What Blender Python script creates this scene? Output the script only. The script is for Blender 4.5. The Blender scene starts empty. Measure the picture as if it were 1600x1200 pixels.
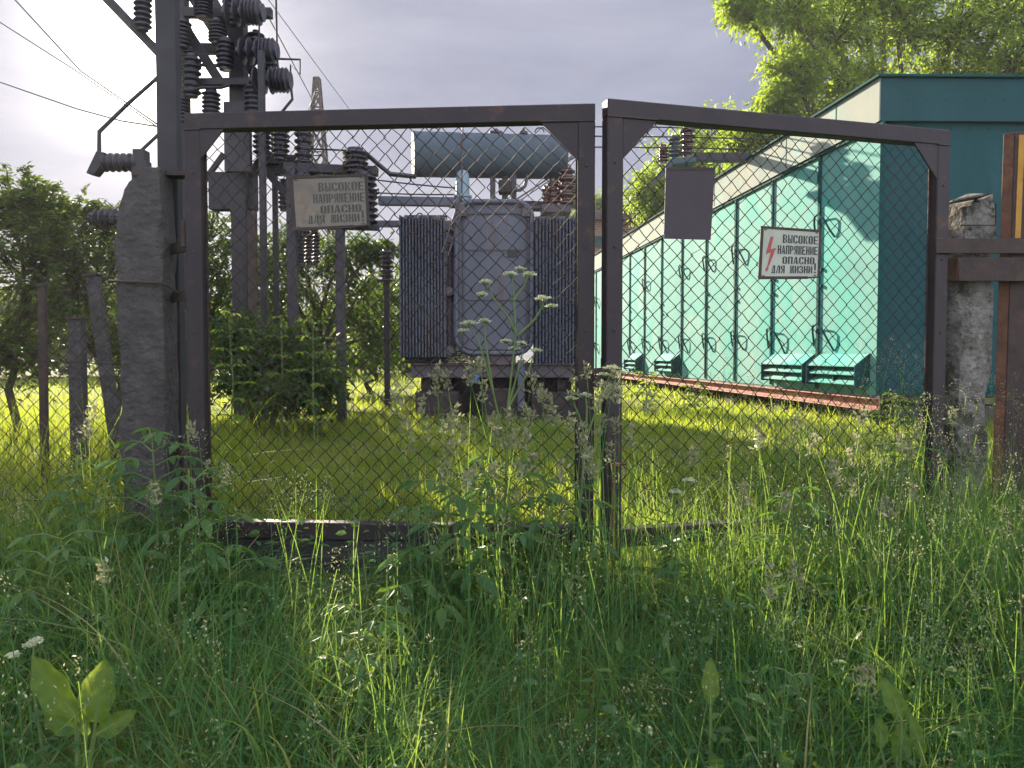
import bpy, bmesh, math, random
import numpy as np
from mathutils import Vector, Matrix, noise as mnoise

scene = bpy.context.scene
COL = scene.collection
R = math.radians
F = 1202.0
PITCH = R(2.24)
CAMZ = 1.6

# ------------------------------------------------------------------ camera
cam_d = bpy.data.cameras.new('camera')
cam = bpy.data.objects.new('camera', cam_d)
COL.objects.link(cam)
cam.location = (0, 0, CAMZ)
cam.rotation_euler = (R(90) - PITCH, 0, 0)
cam_d.sensor_width = 36.0
cam_d.lens = 36.0 * F / 1600.0
cam_d.clip_start = 0.05
cam_d.clip_end = 5000
scene.camera = cam

# ------------------------------------------------------------------ light
SUN_AZ, SUN_EL = R(-24.8), R(19.0)
SUN = Vector((math.sin(SUN_AZ) * math.cos(SUN_EL), math.cos(SUN_AZ) * math.cos(SUN_EL), math.sin(SUN_EL)))
world = bpy.data.worlds.new("World")
scene.world = world
world.use_nodes = True
wn, wl = world.node_tree.nodes, world.node_tree.links
wn.clear()
w_out = wn.new('ShaderNodeOutputWorld')
w_bg = wn.new('ShaderNodeBackground')
w_bg.inputs['Strength'].default_value = 0.12
sky = wn.new('ShaderNodeTexSky')
sky.sky_type = 'NISHITA'
sky.sun_disc = False
sky.sun_elevation = SUN_EL
sky.sun_rotation = SUN_AZ
sky.altitude = 100
sky.air_density = 1.0
sky.dust_density = 0.8
sky.ozone_density = 1.6
# thin high cloud: a veil of streaky noise, brighter towards the sun as cirrus is
geo = wn.new('ShaderNodeTexCoord')
mp = wn.new('ShaderNodeMapping')
mp.inputs['Scale'].default_value = (1.6, 1.2, 7.0)
mp.inputs['Rotation'].default_value = (0.1, 0.25, 0.5)
nz = wn.new('ShaderNodeTexNoise')
nz.inputs['Scale'].default_value = 1.7
nz.inputs['Detail'].default_value = 6
nz.inputs['Roughness'].default_value = 0.55
nz.inputs['Distortion'].default_value = 0.5
wl.new(geo.outputs['Generated'], mp.inputs['Vector'])
wl.new(mp.outputs['Vector'], nz.inputs['Vector'])
cr = wn.new('ShaderNodeValToRGB')
cr.color_ramp.elements[0].position = 0.30
cr.color_ramp.elements[0].color = (0.98, 0.98, 0.98, 1)
cr.color_ramp.elements[1].position = 0.72
cr.color_ramp.elements[1].color = (1.0, 1.0, 1.0, 1)
wl.new(nz.outputs['Fac'], cr.inputs['Fac'])
dot = wn.new('ShaderNodeVectorMath'); dot.operation = 'DOT_PRODUCT'
dot.inputs[1].default_value = SUN
nrm = wn.new('ShaderNodeVectorMath'); nrm.operation = 'NORMALIZE'
wl.new(geo.outputs['Generated'], nrm.inputs[0])
wl.new(nrm.outputs['Vector'], dot.inputs[0])
def mth(op, a, b=None, clamp=False):
    n = wn.new('ShaderNodeMath'); n.operation = op; n.use_clamp = clamp
    for i, v in enumerate((a, b)):
        if v is None: continue
        if isinstance(v, (int, float)): n.inputs[i].default_value = v
        else: wl.new(v, n.inputs[i])
    return n.outputs[0]
d0 = mth('MAXIMUM', dot.outputs['Value'], 0.0)
g1 = mth('MULTIPLY', mth('POWER', d0, 700.0), 30.0)
g2 = mth('MULTIPLY', mth('POWER', d0, 140.0), 2.6)
g3 = mth('MULTIPLY', mth('POWER', d0, 14.0), 0.22)
glow = mth('ADD', mth('ADD', g1, g2), g3)
glowc = wn.new('ShaderNodeVectorMath'); glowc.operation = 'SCALE'
glowc.inputs[0].default_value = (1.0, 0.90, 0.82)
wl.new(glow, glowc.inputs['Scale'])
cl = wn.new('ShaderNodeVectorMath'); cl.operation = 'ADD'
cl.inputs[0].default_value = (0.88, 0.94, 1.26)
wl.new(glowc.outputs['Vector'], cl.inputs[1])
nz3 = wn.new('ShaderNodeTexNoise'); nz3.inputs['Scale'].default_value = 2.6; nz3.inputs['Detail'].default_value = 7; nz3.inputs['Roughness'].default_value = 0.6
nz3.inputs['Distortion'].default_value = 0.35
mp3 = wn.new('ShaderNodeMapping'); mp3.inputs['Scale'].default_value = (1.0, 1.0, 4.2); mp3.inputs['Rotation'].default_value = (0.12, -0.18, 0.2)
wl.new(geo.outputs['Generated'], mp3.inputs['Vector']); wl.new(mp3.outputs['Vector'], nz3.inputs['Vector'])
cr3 = wn.new('ShaderNodeValToRGB')
cr3.color_ramp.elements[0].position = 0.34; cr3.color_ramp.elements[0].color = (0.82, 0.85, 0.91, 1)
cr3.color_ramp.elements[1].position = 0.70; cr3.color_ramp.elements[1].color = (1.24, 1.22, 1.16, 1)
wl.new(nz3.outputs['Fac'], cr3.inputs['Fac'])
clm = wn.new('ShaderNodeVectorMath'); clm.operation = 'MULTIPLY'
wl.new(cl.outputs['Vector'], clm.inputs[0]); wl.new(cr3.outputs['Color'], clm.inputs[1])
mixc = wn.new('ShaderNodeMix'); mixc.data_type = 'RGBA'
wl.new(cr.outputs['Color'], mixc.inputs['Factor'])
wl.new(sky.outputs['Color'], mixc.inputs[6])
wl.new(clm.outputs['Vector'], mixc.inputs[7])
# added fill light: unseen patchy bright sky behind the camera, opposite the sun
anti = wn.new('ShaderNodeVectorMath'); anti.operation = 'DOT_PRODUCT'
anti.inputs[1].default_value = Vector((0.40, -0.80, 0.45)).normalized()
wl.new(nrm.outputs['Vector'], anti.inputs[0])
bk_m = mth('MULTIPLY', mth('ADD', anti.outputs['Value'], 0.12), 1.6, True)
nz2 = wn.new('ShaderNodeTexNoise'); nz2.inputs['Scale'].default_value = 3.0; nz2.inputs['Detail'].default_value = 7
wl.new(geo.outputs['Generated'], nz2.inputs['Vector'])
bk_c = mth('MULTIPLY', bk_m, mth('MULTIPLY', mth('SUBTRACT', nz2.outputs['Fac'], 0.32), 4.0, True))
bkv = wn.new('ShaderNodeVectorMath'); bkv.operation = 'SCALE'; bkv.inputs[0].default_value = (4.6, 4.7, 5.1)
wl.new(bk_c, bkv.inputs['Scale'])
addb = wn.new('ShaderNodeVectorMath'); addb.operation = 'ADD'
wl.new(mixc.outputs[2], addb.inputs[0]); wl.new(bkv.outputs['Vector'], addb.inputs[1])
wl.new(addb.outputs['Vector'], w_bg.inputs['Color'])
wl.new(w_bg.outputs['Background'], w_out.inputs['Surface'])

sun_d = bpy.data.lights.new('sun', 'SUN')
sun_d.energy = 5.0
sun_d.angle = R(0.6)
sun_d.color = (1.0, 0.86, 0.66)
sun = bpy.data.objects.new('sun', sun_d)
COL.objects.link(sun)
sun.rotation_euler = SUN.to_track_quat('Z', 'Y').to_euler()
sun.location = (-10, 20, 12)

scene.view_settings.view_transform = 'Standard'
scene.view_settings.look = 'None'
scene.view_settings.exposure = 1.7
scene.view_settings.gamma = 1.0
scene.cycles.max_bounces = 7
scene.cycles.diffuse_bounces = 3
scene.cycles.glossy_bounces = 2
scene.cycles.transmission_bounces = 4
scene.cycles.sample_clamp_indirect = 6.0

# ------------------------------------------------------------------ helpers
random.seed(7)
rng = np.random.default_rng(11)

def ray(u, v):
    return Vector(((u - 800) / F, math.cos(PITCH) + (600 - v) / F * math.sin(PITCH),
                   -math.sin(PITCH) + (600 - v) / F * math.cos(PITCH)))
def P(u, v, Y):
    d = ray(u, v)
    return Vector((0, 0, CAMZ)) + d * (Y / d.y)
def on_plane(u, v, p, n):
    d = ray(u, v); o = Vector((0, 0, CAMZ))
    return o + d * ((p - o).dot(n) / d.dot(n))

def smooth(t):
    t = np.clip(t, 0, 1)
    return t * t * (3 - 2 * t)
def ground_z(x, y):
    x = np.asarray(x, float); y = np.asarray(y, float)
    z = 0.40 * smooth((y - 1.6) / 2.4) + 0.24 * smooth((y - 3.9) / 1.6) + 0.11 * smooth((y - 5) / 4)
    z = z + 0.03 * np.sin(x * 1.3 + 0.7) * np.sin(y * 1.1) + 0.015 * np.sin(x * 3.1 + y * 2.3)
    return z
def gz(x, y): return float(ground_z(x, y))

class MB:
    def __init__(s): s.v = []; s.f = []
    def raw(s, vs, fs):
        o = len(s.v); s.v += [tuple(v) for v in vs]; s.f += [tuple(i + o for i in f) for f in fs]
    def frame_box(s, o, ax, ay, az):
        o = Vector(o); ax, ay, az = Vector(ax), Vector(ay), Vector(az)
        vs = [o, o + ax, o + ax + ay, o + ay, o + az, o + ax + az, o + ax + ay + az, o + ay + az]
        fs = [(0, 3, 2, 1), (4, 5, 6, 7), (0, 1, 5, 4), (1, 2, 6, 5), (2, 3, 7, 6), (3, 0, 4, 7)]
        if ax.cross(ay).dot(az) < 0: fs = [f[::-1] for f in fs]
        s.raw(vs, fs)
    def box(s, c, sx, sy, sz, rz=0.0):
        ca, sa = math.cos(rz), math.sin(rz)
        ax = Vector((ca, sa, 0)) * sx; ay = Vector((-sa, ca, 0)) * sy; az = Vector((0, 0, sz))
        s.frame_box(Vector(c) - ax / 2 - ay / 2 - az / 2, ax, ay, az)
    def bar(s, p0, p1, w, h, up=(0, 0, 1)):
        p0, p1 = Vector(p0), Vector(p1); d = p1 - p0
        a = d.cross(Vector(up))
        if a.length < 1e-6: a = Vector((1, 0, 0))
        a.normalize(); b = a.cross(d).normalized()
        s.frame_box(p0 - a * w / 2 - b * h / 2, a * w, b * h, d)
    def tube(s, pts, r, n=6, cap=True):
        pts = [Vector(p) for p in pts]; m = len(pts)
        rs = r if isinstance(r, (list, tuple)) else [r] * m
        rings = []; prev = None
        for i, p in enumerate(pts):
            t = (pts[min(i + 1, m - 1)] - pts[max(i - 1, 0)])
            if t.length < 1e-9: t = Vector((0, 0, 1))
            t.normalize()
            if prev is None:
                a = t.cross(Vector((0, 0, 1)))
                if a.length < 0.05: a = t.cross(Vector((0, 1, 0)))
                a.normalize()
            else:
                a = prev - t * prev.dot(t)
                if a.length < 1e-6: a = t.orthogonal()
                a.normalize()
            prev = a; b = t.cross(a)
            rings.append([p + (a * math.cos(2 * math.pi * k / n) + b * math.sin(2 * math.pi * k / n)) * rs[i] for k in range(n)])
        vs = [q for rg in rings for q in rg]; fs = []
        for i in range(m - 1):
            for k in range(n):
                k2 = (k + 1) % n
                fs.append((i * n + k, i * n + k2, (i + 1) * n + k2, (i + 1) * n + k))
        if cap:
            fs.append(tuple(range(n))[::-1]); fs.append(tuple((m - 1) * n + k for k in range(n)))
        s.raw(vs, fs)
    def lathe(s, p, axis, prof, n=16):
        """prof: list of (distance along axis, radius)"""
        p = Vector(p); t = Vector(axis).normalized()
        a = t.orthogonal().normalized(); b = t.cross(a)
        vs = []; fs = []; m = len(prof)
        for (d, r) in prof:
            for k in range(n):
                an = 2 * math.pi * k / n
                vs.append(p + t * d + (a * math.cos(an) + b * math.sin(an)) * max(r, 1e-4))
        for i in range(m - 1):
            for k in range(n):
                k2 = (k + 1) % n
                fs.append((i * n + k, i * n + k2, (i + 1) * n + k2, (i + 1) * n + k))
        fs.append(tuple(range(n))[::-1]); fs.append(tuple((m - 1) * n + k for k in range(n)))
        s.raw(vs, fs)
    def prism(s, poly, ext):
        ext = Vector(ext); poly = [Vector(p) for p in poly]; n = len(poly)
        vs = poly + [p + ext for p in poly]
        fs = [tuple(range(n))[::-1], tuple(range(n, 2 * n))]
        fs += [(i, (i + 1) % n, n + (i + 1) % n, n + i) for i in range(n)]
        s.raw(vs, fs)
    def build(s, name, mat, parent=None, loc=None, bevel=0.0, smooth_angle=None, seg=1):
        root = parent
        while root is not None and root.parent is not None: root = root.parent
        off = Vector(root.location) if root is not None else (Vector(loc) if loc is not None else Vector((0, 0, 0)))
        me = bpy.data.meshes.new(name)
        me.from_pydata([tuple(Vector(v) - off) for v in s.v], [], s.f)
        bm = bmesh.new(); bm.from_mesh(me)
        bmesh.ops.recalc_face_normals(bm, faces=bm.faces)
        bm.to_mesh(me); bm.free()
        me.materials.append(mat)
        if smooth_angle is not None:
            me.polygons.foreach_set('use_smooth', [True] * len(me.polygons))
            try: me.set_sharp_from_angle(angle=R(smooth_angle))
            except Exception: pass
        ob = bpy.data.objects.new(name, me)
        COL.objects.link(ob)
        if parent is not None: ob.parent = parent
        elif loc is not None: ob.location = loc
        if bevel > 0:
            md = ob.modifiers.new('bevel', 'BEVEL'); md.width = bevel; md.segments = seg; md.limit_method = 'ANGLE'
        return ob

def tag(o, label=None, cat=None, group=None, kind=None):
    if label: o['label'] = label
    if cat: o['category'] = cat
    if group: o['group'] = group
    if kind: o['kind'] = kind
    return o
def thing(name, label, cat, loc, group=None):
    o = bpy.data.objects.new(name, None)
    COL.objects.link(o); o.location = loc; o.empty_display_size = 0.2
    return tag(o, label, cat, group)

def mesh_arrays(name, verts, quads, mat, tris=None, tint=None, parent=None, off=(0, 0, 0), smooth_shade=True):
    off = np.array(off, float)
    verts = np.asarray(verts, np.float32) - off.astype(np.float32)
    me = bpy.data.meshes.new(name)
    nq = len(quads); nt = 0 if tris is None else len(tris)
    me.vertices.add(len(verts)); me.vertices.foreach_set('co', verts.ravel())
    me.loops.add(nq * 4 + nt * 3)
    idx = np.asarray(quads, np.int32).ravel()
    if nt: idx = np.concatenate([idx, np.asarray(tris, np.int32).ravel()])
    me.loops.foreach_set('vertex_index', idx)
    me.polygons.add(nq + nt)
    st = np.arange(nq) * 4
    if nt: st = np.concatenate([st, nq * 4 + np.arange(nt) * 3])
    me.polygons.foreach_set('loop_start', st.astype(np.int32))
    me.update(calc_edges=True); me.validate()
    if smooth_shade: me.polygons.foreach_set('use_smooth', np.ones(nq + nt, bool))
    if tint is not None:
        at = me.attributes.new('tint', 'FLOAT', 'POINT')
        at.data.foreach_set('value', np.asarray(tint, np.float32))
    me.materials.append(mat)
    ob = bpy.data.objects.new(name, me); COL.objects.link(ob)
    if parent is not None: ob.parent = parent
    return ob

# ------------------------------------------------------------------ materials
def new_mat(name):
    m = bpy.data.materials.new(name); m.use_nodes = True
    n = m.node_tree.nodes; l = m.node_tree.links; n.clear()
    out = n.new('ShaderNodeOutputMaterial'); b = n.new('ShaderNodeBsdfPrincipled')
    l.new(b.outputs[0], out.inputs[0])
    return m, n, l, b, out
def ramp(n, stops):
    r = n.new('ShaderNodeValToRGB'); e = r.color_ramp.elements
    while len(e) < len(stops): e.new(0.5)
    for i, (p, c) in enumerate(stops):
        e[i].position = p; e[i].color = (*c, 1)
    return r
def worn(name, stops, scale=6.0, rough=0.6, bump=0.3, metal=0.0, detail=8, spec=0.4, bscale=None, stretch=(1, 1, 1), patches=None, bdist=0.01):
    """noise-driven colour ramp with bump; patches = (colour, scale, threshold) laid over"""
    m, n, l, b, out = new_mat(name)
    tc = n.new('ShaderNodeTexCoord'); mpn = n.new('ShaderNodeMapping'); mpn.inputs['Scale'].default_value = stretch
    l.new(tc.outputs['Object'], mpn.inputs['Vector'])
    t = n.new('ShaderNodeTexNoise'); t.inputs['Scale'].default_value = scale; t.inputs['Detail'].default_value = detail
    t.inputs['Roughness'].default_value = 0.65
    l.new(mpn.outputs[0], t.inputs['Vector'])
    rp = ramp(n, stops); l.new(t.outputs['Fac'], rp.inputs['Fac'])
    col = rp.outputs['Color']
    for (pc, ps, th, soft) in (patches or []):
        t2 = n.new('ShaderNodeTexNoise'); t2.inputs['Scale'].default_value = ps; t2.inputs['Detail'].default_value = 9
        t2.inputs['Roughness'].default_value = 0.7
        l.new(mpn.outputs[0], t2.inputs['Vector'])
        r2 = ramp(n, [(th, (0, 0, 0)), (min(1.0, th + soft), (1, 1, 1))]); l.new(t2.outputs['Fac'], r2.inputs['Fac'])
        mx = n.new('ShaderNodeMix'); mx.data_type = 'RGBA'
        l.new(r2.outputs['Color'], mx.inputs['Factor']); l.new(col, mx.inputs[6]); mx.inputs[7].default_value = (*pc, 1)
        col = mx.outputs[2]
    l.new(col, b.inputs['Base Color'])
    b.inputs['Roughness'].default_value = rough; b.inputs['Metallic'].default_value = metal
    b.inputs['Specular IOR Level'].default_value = spec
    if bump > 0:
        t3 = n.new('ShaderNodeTexNoise'); t3.inputs['Scale'].default_value = bscale or scale * 4; t3.inputs['Detail'].default_value = 8
        l.new(mpn.outputs[0], t3.inputs['Vector'])
        bp = n.new('ShaderNodeBump'); bp.inputs['Strength'].default_value = bump; bp.inputs['Distance'].default_value = bdist
        l.new(t3.outputs['Fac'], bp.inputs['Height']); l.new(bp.outputs[0], b.inputs['Normal'])
    return m
def leafy(name, stops, trans=(0.25, 0.42, 0.03), tfac=0.5, rough=0.5, spec=0.3):
    m, n, l, b, out = new_mat(name)
    at = n.new('ShaderNodeAttribute'); at.attribute_name = 'tint'
    rp = ramp(n, stops); l.new(at.outputs['Fac'], rp.inputs['Fac'])
    l.new(rp.outputs['Color'], b.inputs['Base Color'])
    b.inputs['Roughness'].default_value = rough; b.inputs['Specular IOR Level'].default_value = spec
    tr = n.new('ShaderNodeBsdfTranslucent')
    mx0 = n.new('ShaderNodeMix'); mx0.data_type = 'RGBA'; mx0.inputs['Factor'].default_value = 0.6
    l.new(rp.outputs['Color'], mx0.inputs[6]); mx0.inputs[7].default_value = (*trans, 1)
    l.new(mx0.outputs[2], tr.inputs['Color'])
    mx = n.new('ShaderNodeMixShader'); mx.inputs[0].default_value = tfac
    l.new(b.outputs[0], mx.inputs[1]); l.new(tr.outputs[0], mx.inputs[2]); l.new(mx.outputs[0], out.inputs[0])
    return m

M = {}
M['gate'] = worn('dark_painted_steel', [(0.3, (0.016, 0.012, 0.016)), (0.62, (0.027, 0.019, 0.022)), (0.8, (0.06, 0.03, 0.022))], 5, 0.55, 0.25, patches=[((0.085, 0.036, 0.020), 9, 0.57, 0.14), ((0.06, 0.048, 0.046), 30, 0.70, 0.05)])
M['kick'] = worn('dark_sheet_steel', [(0.3, (0.022, 0.022, 0.030)), (0.7, (0.042, 0.040, 0.050))], 3, 0.5, 0.15, patches=[((0.10, 0.045, 0.025), 7, 0.68, 0.1), ((0.16, 0.19, 0.20), 5, 0.72, 0.06)])
M['wire'] = worn('rusty_wire', [(0.35, (0.022, 0.018, 0.017)), (0.7, (0.048, 0.033, 0.027))], 20, 0.65, 0, spec=0.2)
M['rust'] = worn('rusty_steel', [(0.3, (0.065, 0.03, 0.020)), (0.55, (0.125, 0.058, 0.034)), (0.75, (0.20, 0.095, 0.045))], 14, 0.8, 0.5, patches=[((0.05, 0.03, 0.025), 6, 0.6, 0.1)])
M['rustdark'] = worn('dark_rusty_steel', [(0.3, (0.030, 0.022, 0.022)), (0.6, (0.055, 0.036, 0.032)), (0.8, (0.10, 0.05, 0.03))], 10, 0.75, 0.4)
M['yellow'] = worn('flaking_yellow_paint', [(0.35, (0.36, 0.17, 0.02)), (0.7, (0.46, 0.25, 0.03))], 9, 0.6, 0.3, patches=[((0.20, 0.09, 0.045), 16, 0.56, 0.06)])
M['concrete'] = worn('weathered_concrete', [(0.25, (0.075, 0.07, 0.064)), (0.5, (0.16, 0.15, 0.14)), (0.75, (0.27, 0.26, 0.24))], 9, 0.95, 1.0, bscale=28, bdist=0.03, patches=[((0.05, 0.053, 0.036), 6, 0.47, 0.10), ((0.03, 0.028, 0.026), 21, 0.58, 0.08), ((0.26, 0.25, 0.23), 30, 0.68, 0.05)])
M['concrete_dark'] = worn('lichened_concrete', [(0.25, (0.033, 0.031, 0.034)), (0.5, (0.058, 0.054, 0.056)), (0.75, (0.092, 0.088, 0.086))], 8, 0.95, 1.0, bscale=26, bdist=0.03, patches=[((0.055, 0.052, 0.05), 9, 0.5, 0.1), ((0.15, 0.15, 0.14), 40, 0.66, 0.05)])
M['mint'] = worn('pale_teal_paint', [(0.25, (0.085, 0.315, 0.285)), (0.5, (0.13, 0.355, 0.32)), (0.75, (0.21, 0.41, 0.37))], 1.1, 0.8, 0.05, spec=0.12, patches=[((0.075, 0.38, 0.33), 0.9, 0.55, 0.08), ((0.25, 0.26, 0.22), 14, 0.70, 0.06), ((0.25, 0.37, 0.335), 2.1, 0.58, 0.1), ((0.24, 0.15, 0.09), 6, 0.69, 0.05)], stretch=(1, 0.6, 0.5))  # paler teal for the side wall and its vents
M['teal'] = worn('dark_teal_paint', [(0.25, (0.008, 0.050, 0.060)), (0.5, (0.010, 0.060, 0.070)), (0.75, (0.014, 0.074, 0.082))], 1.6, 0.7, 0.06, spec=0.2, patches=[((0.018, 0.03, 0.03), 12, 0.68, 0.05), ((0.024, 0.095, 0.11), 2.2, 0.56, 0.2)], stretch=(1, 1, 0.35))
M['teal_seam'] = worn('teal_trim_paint', [(0.3, (0.008, 0.055, 0.058)), (0.7, (0.014, 0.08, 0.08))], 4, 0.85, 0.1, spec=0.08)
M['cream'] = worn('faded_cream_sheet', [(0.25, (0.24, 0.31, 0.285)), (0.5, (0.31, 0.345, 0.31)), (0.75, (0.36, 0.365, 0.315))], 2.0, 0.85, 0.05, spec=0.1, patches=[((0.26, 0.44, 0.40), 1.6, 0.56, 0.12), ((0.28, 0.22, 0.16), 9, 0.70, 0.08)])
M['redbeam'] = worn('red_oxide_beam', [(0.3, (0.30, 0.13, 0.10)), (0.7, (0.44, 0.22, 0.17))], 8, 0.75, 0.3)
M['grey'] = worn('transformer_grey_paint', [(0.25, (0.060, 0.066, 0.094)), (0.5, (0.080, 0.088, 0.12)), (0.75, (0.108, 0.118, 0.155))], 3, 0.5, 0.1, patches=[((0.085, 0.045, 0.045), 3.2, 0.54, 0.15), ((0.11, 0.05, 0.03), 13, 0.66, 0.07), ((0.045, 0.042, 0.055), 5, 0.58, 0.12)], stretch=(1.3, 1.3, 0.3))
M['greyrust'] = worn('grey_paint_with_rust', [(0.25, (0.05, 0.044, 0.052)), (0.5, (0.075, 0.066, 0.08)), (0.75, (0.10, 0.066, 0.06))], 4, 0.6, 0.2)
M['blue'] = worn('blue_grey_paint', [(0.25, (0.060, 0.080, 0.105)), (0.5, (0.075, 0.098, 0.125)), (0.75, (0.092, 0.12, 0.15))], 2.2, 0.75, 0.06, spec=0.15, patches=[((0.06, 0.06, 0.075), 2.6, 0.58, 0.14), ((0.10, 0.055, 0.035), 19, 0.70, 0.06)])
M['paleblue'] = worn('pale_blue_paint', [(0.3, (0.15, 0.22, 0.27)), (0.7, (0.21, 0.29, 0.34))], 5, 0.5, 0.1)
M['porc'] = worn('brown_glazed_porcelain', [(0.3, (0.06, 0.028, 0.026)), (0.7, (0.105, 0.05, 0.042))], 8, 0.22, 0.0, spec=0.6)
M['porcgrey'] = worn('grey_glazed_porcelain', [(0.3, (0.022, 0.020, 0.030)), (0.7, (0.04, 0.036, 0.048))], 8, 0.35, 0.0, spec=0.4)
M['steel'] = worn('weathered_grey_steel', [(0.3, (0.020, 0.018, 0.024)), (0.7, (0.038, 0.035, 0.043))], 5, 0.6, 0.15)
M['cable'] = worn('black_cable', [(0.3, (0.02, 0.02, 0.023)), (0.7, (0.04, 0.04, 0.045))], 8, 0.6, 0)
M['dark'] = worn('dark_steel', [(0.3, (0.020, 0.017, 0.018)), (0.7, (0.045, 0.036, 0.036))], 6, 0.8, 0.2)  # plain near-black tone for pylon, lock and transformer base
M['bluepl'] = worn('blue_enamel', [(0.3, (0.03, 0.10, 0.30)), (0.7, (0.05, 0.15, 0.38))], 6, 0.4, 0)
M['enamel'] = worn('aged_white_enamel', [(0.3, (0.27, 0.30, 0.25)), (0.5, (0.36, 0.38, 0.32)), (0.75, (0.42, 0.43, 0.36))], 6, 0.35, 0.03, patches=[((0.22, 0.15, 0.08), 8, 0.60, 0.16)])
M['enamel_old'] = worn('stained_white_enamel', [(0.3, (0.10, 0.09, 0.074)), (0.5, (0.15, 0.133, 0.108)), (0.75, (0.19, 0.168, 0.13))], 6, 0.4, 0.03, patches=[((0.09, 0.065, 0.05), 7, 0.56, 0.14)])
M['black'] = worn('black_lettering', [(0.3, (0.016, 0.018, 0.02)), (0.7, (0.04, 0.042, 0.045))], 30, 0.6, 0)
M['faded'] = worn('faded_lettering', [(0.3, (0.036, 0.034, 0.034)), (0.7, (0.07, 0.064, 0.056))], 30, 0.6, 0)
M['red'] = worn('red_enamel', [(0.3, (0.28, 0.04, 0.04)), (0.7, (0.38, 0.07, 0.06))], 20, 0.5, 0)
M['red_glare_faded'] = worn('glare_faded_red_enamel', [(0.3, (0.15, 0.09, 0.072)), (0.7, (0.17, 0.125, 0.10))], 20, 0.5, 0)  # faded red, with washing-out by glare put into the colour
M['plate'] = worn('dark_plum_sheet', [(0.3, (0.032, 0.024, 0.034)), (0.7, (0.052, 0.038, 0.048))], 3, 0.6, 0.1, patches=[((0.085, 0.045, 0.035), 6, 0.58, 0.14), ((0.02, 0.016, 0.02), 3, 0.55, 0.2)], stretch=(1.6, 1.6, .5))
M['bark'] = worn('bark', [(0.3, (0.035, 0.028, 0.022)), (0.7, (0.10, 0.08, 0.065))], 6, 0.95, 0.8, stretch=(3, 3, 0.6))
M['stem'] = worn('green_stem', [(0.3, (0.07, 0.12, 0.03)), (0.7, (0.14, 0.20, 0.06))], 12, 0.6, 0)
M['roofdark'] = worn('slate_roof', [(0.3, (0.06, 0.045, 0.05)), (0.7, (0.11, 0.08, 0.08))], 4, 0.9, 0.3)

def brick_mat():
    m, n, l, b, out = new_mat('old_brickwork')
    tc = n.new('ShaderNodeTexCoord'); mpn = n.new('ShaderNodeMapping'); mpn.inputs['Rotation'].default_value = (R(90), 0, 0)
    l.new(tc.outputs['Object'], mpn.inputs['Vector'])
    br = n.new('ShaderNodeTexBrick')
    br.inputs['Color1'].default_value = (0.20, 0.085, 0.055, 1); br.inputs['Color2'].default_value = (0.28, 0.13, 0.085, 1)
    br.inputs['Mortar'].default_value = (0.24, 0.21, 0.19, 1); br.inputs['Scale'].default_value = 1.0
    br.inputs['Brick Width'].default_value = 0.26; br.inputs['Row Height'].default_value = 0.09; br.inputs['Mortar Size'].default_value = 0.012
    l.new(mpn.outputs[0], br.inputs['Vector']); l.new(br.outputs['Color'], b.inputs['Base Color'])
    b.inputs['Roughness'].default_value = 0.9
    return m
M['brick'] = brick_mat()

G_TR = (0.42, 0.52, 0.03)
M['grass'] = leafy('tall_grass_blades', [(0.0, (0.022, 0.082, 0.046)), (0.4, (0.050, 0.145, 0.062)), (0.8, (0.13, 0.23, 0.082)), (1.0, (0.30, 0.27, 0.14))], trans=(0.46, 0.66, 0.05), tfac=0.46, spec=0.08, rough=0.75)
M['lawn'] = leafy('short_grass_blades', [(0.0, (0.055, 0.11, 0.025)), (0.5, (0.085, 0.15, 0.03)), (0.85, (0.13, 0.18, 0.04)), (1.0, (0.26, 0.21, 0.10))], trans=(0.66, 0.78, 0.05), tfac=0.62, spec=0.2)
M['seed'] = leafy('grass_seed_heads', [(0.0, (0.16, 0.19, 0.09)), (0.6, (0.29, 0.30, 0.17)), (1.0, (0.42, 0.40, 0.27))], trans=(0.42, 0.42, 0.22), tfac=0.4)
M['leaf_dark'] = leafy('dark_leaves', [(0.0, (0.022, 0.045, 0.016)), (0.6, (0.036, 0.07, 0.022)), (1.0, (0.06, 0.10, 0.026))], trans=(0.20, 0.32, 0.03), tfac=0.36)
M['leaf_mid'] = leafy('mid_green_leaves', [(0.0, (0.035, 0.075, 0.02)), (0.6, (0.058, 0.115, 0.028)), (1.0, (0.09, 0.15, 0.03))], trans=(0.32, 0.44, 0.03), tfac=0.45)
M['leaf_locust'] = leafy('locust_leaves', [(0.0, (0.026, 0.052, 0.018)), (0.6, (0.04, 0.078, 0.022)), (1.0, (0.065, 0.11, 0.026))], trans=(0.24, 0.34, 0.03), tfac=0.36)
M['leaf_maple'] = leafy('ash_leaved_maple_leaves', [(0.0, (0.05, 0.115, 0.03)), (0.6, (0.09, 0.165, 0.03)), (1.0, (0.19, 0.21, 0.03))], trans=(0.52, 0.70, 0.05), tfac=0.58, spec=0.25)
M['leaf_bright'] = leafy('young_leaves', [(0.0, (0.07, 0.14, 0.025)), (1.0, (0.14, 0.22, 0.035))], trans=(0.50, 0.62, 0.04), tfac=0.55)
M['leaf_weed'] = leafy('weed_leaves', [(0.0, (0.04, 0.10, 0.035)), (0.6, (0.055, 0.13, 0.04)), (1.0, (0.09, 0.17, 0.04))], trans=(0.24, 0.42, 0.04), tfac=0.4, spec=0.4)
M['flower'] = leafy('white_flower_heads', [(0.0, (0.48, 0.52, 0.32)), (1.0, (0.78, 0.80, 0.62))], trans=(0.75, 0.77, 0.5), tfac=0.42)

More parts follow.
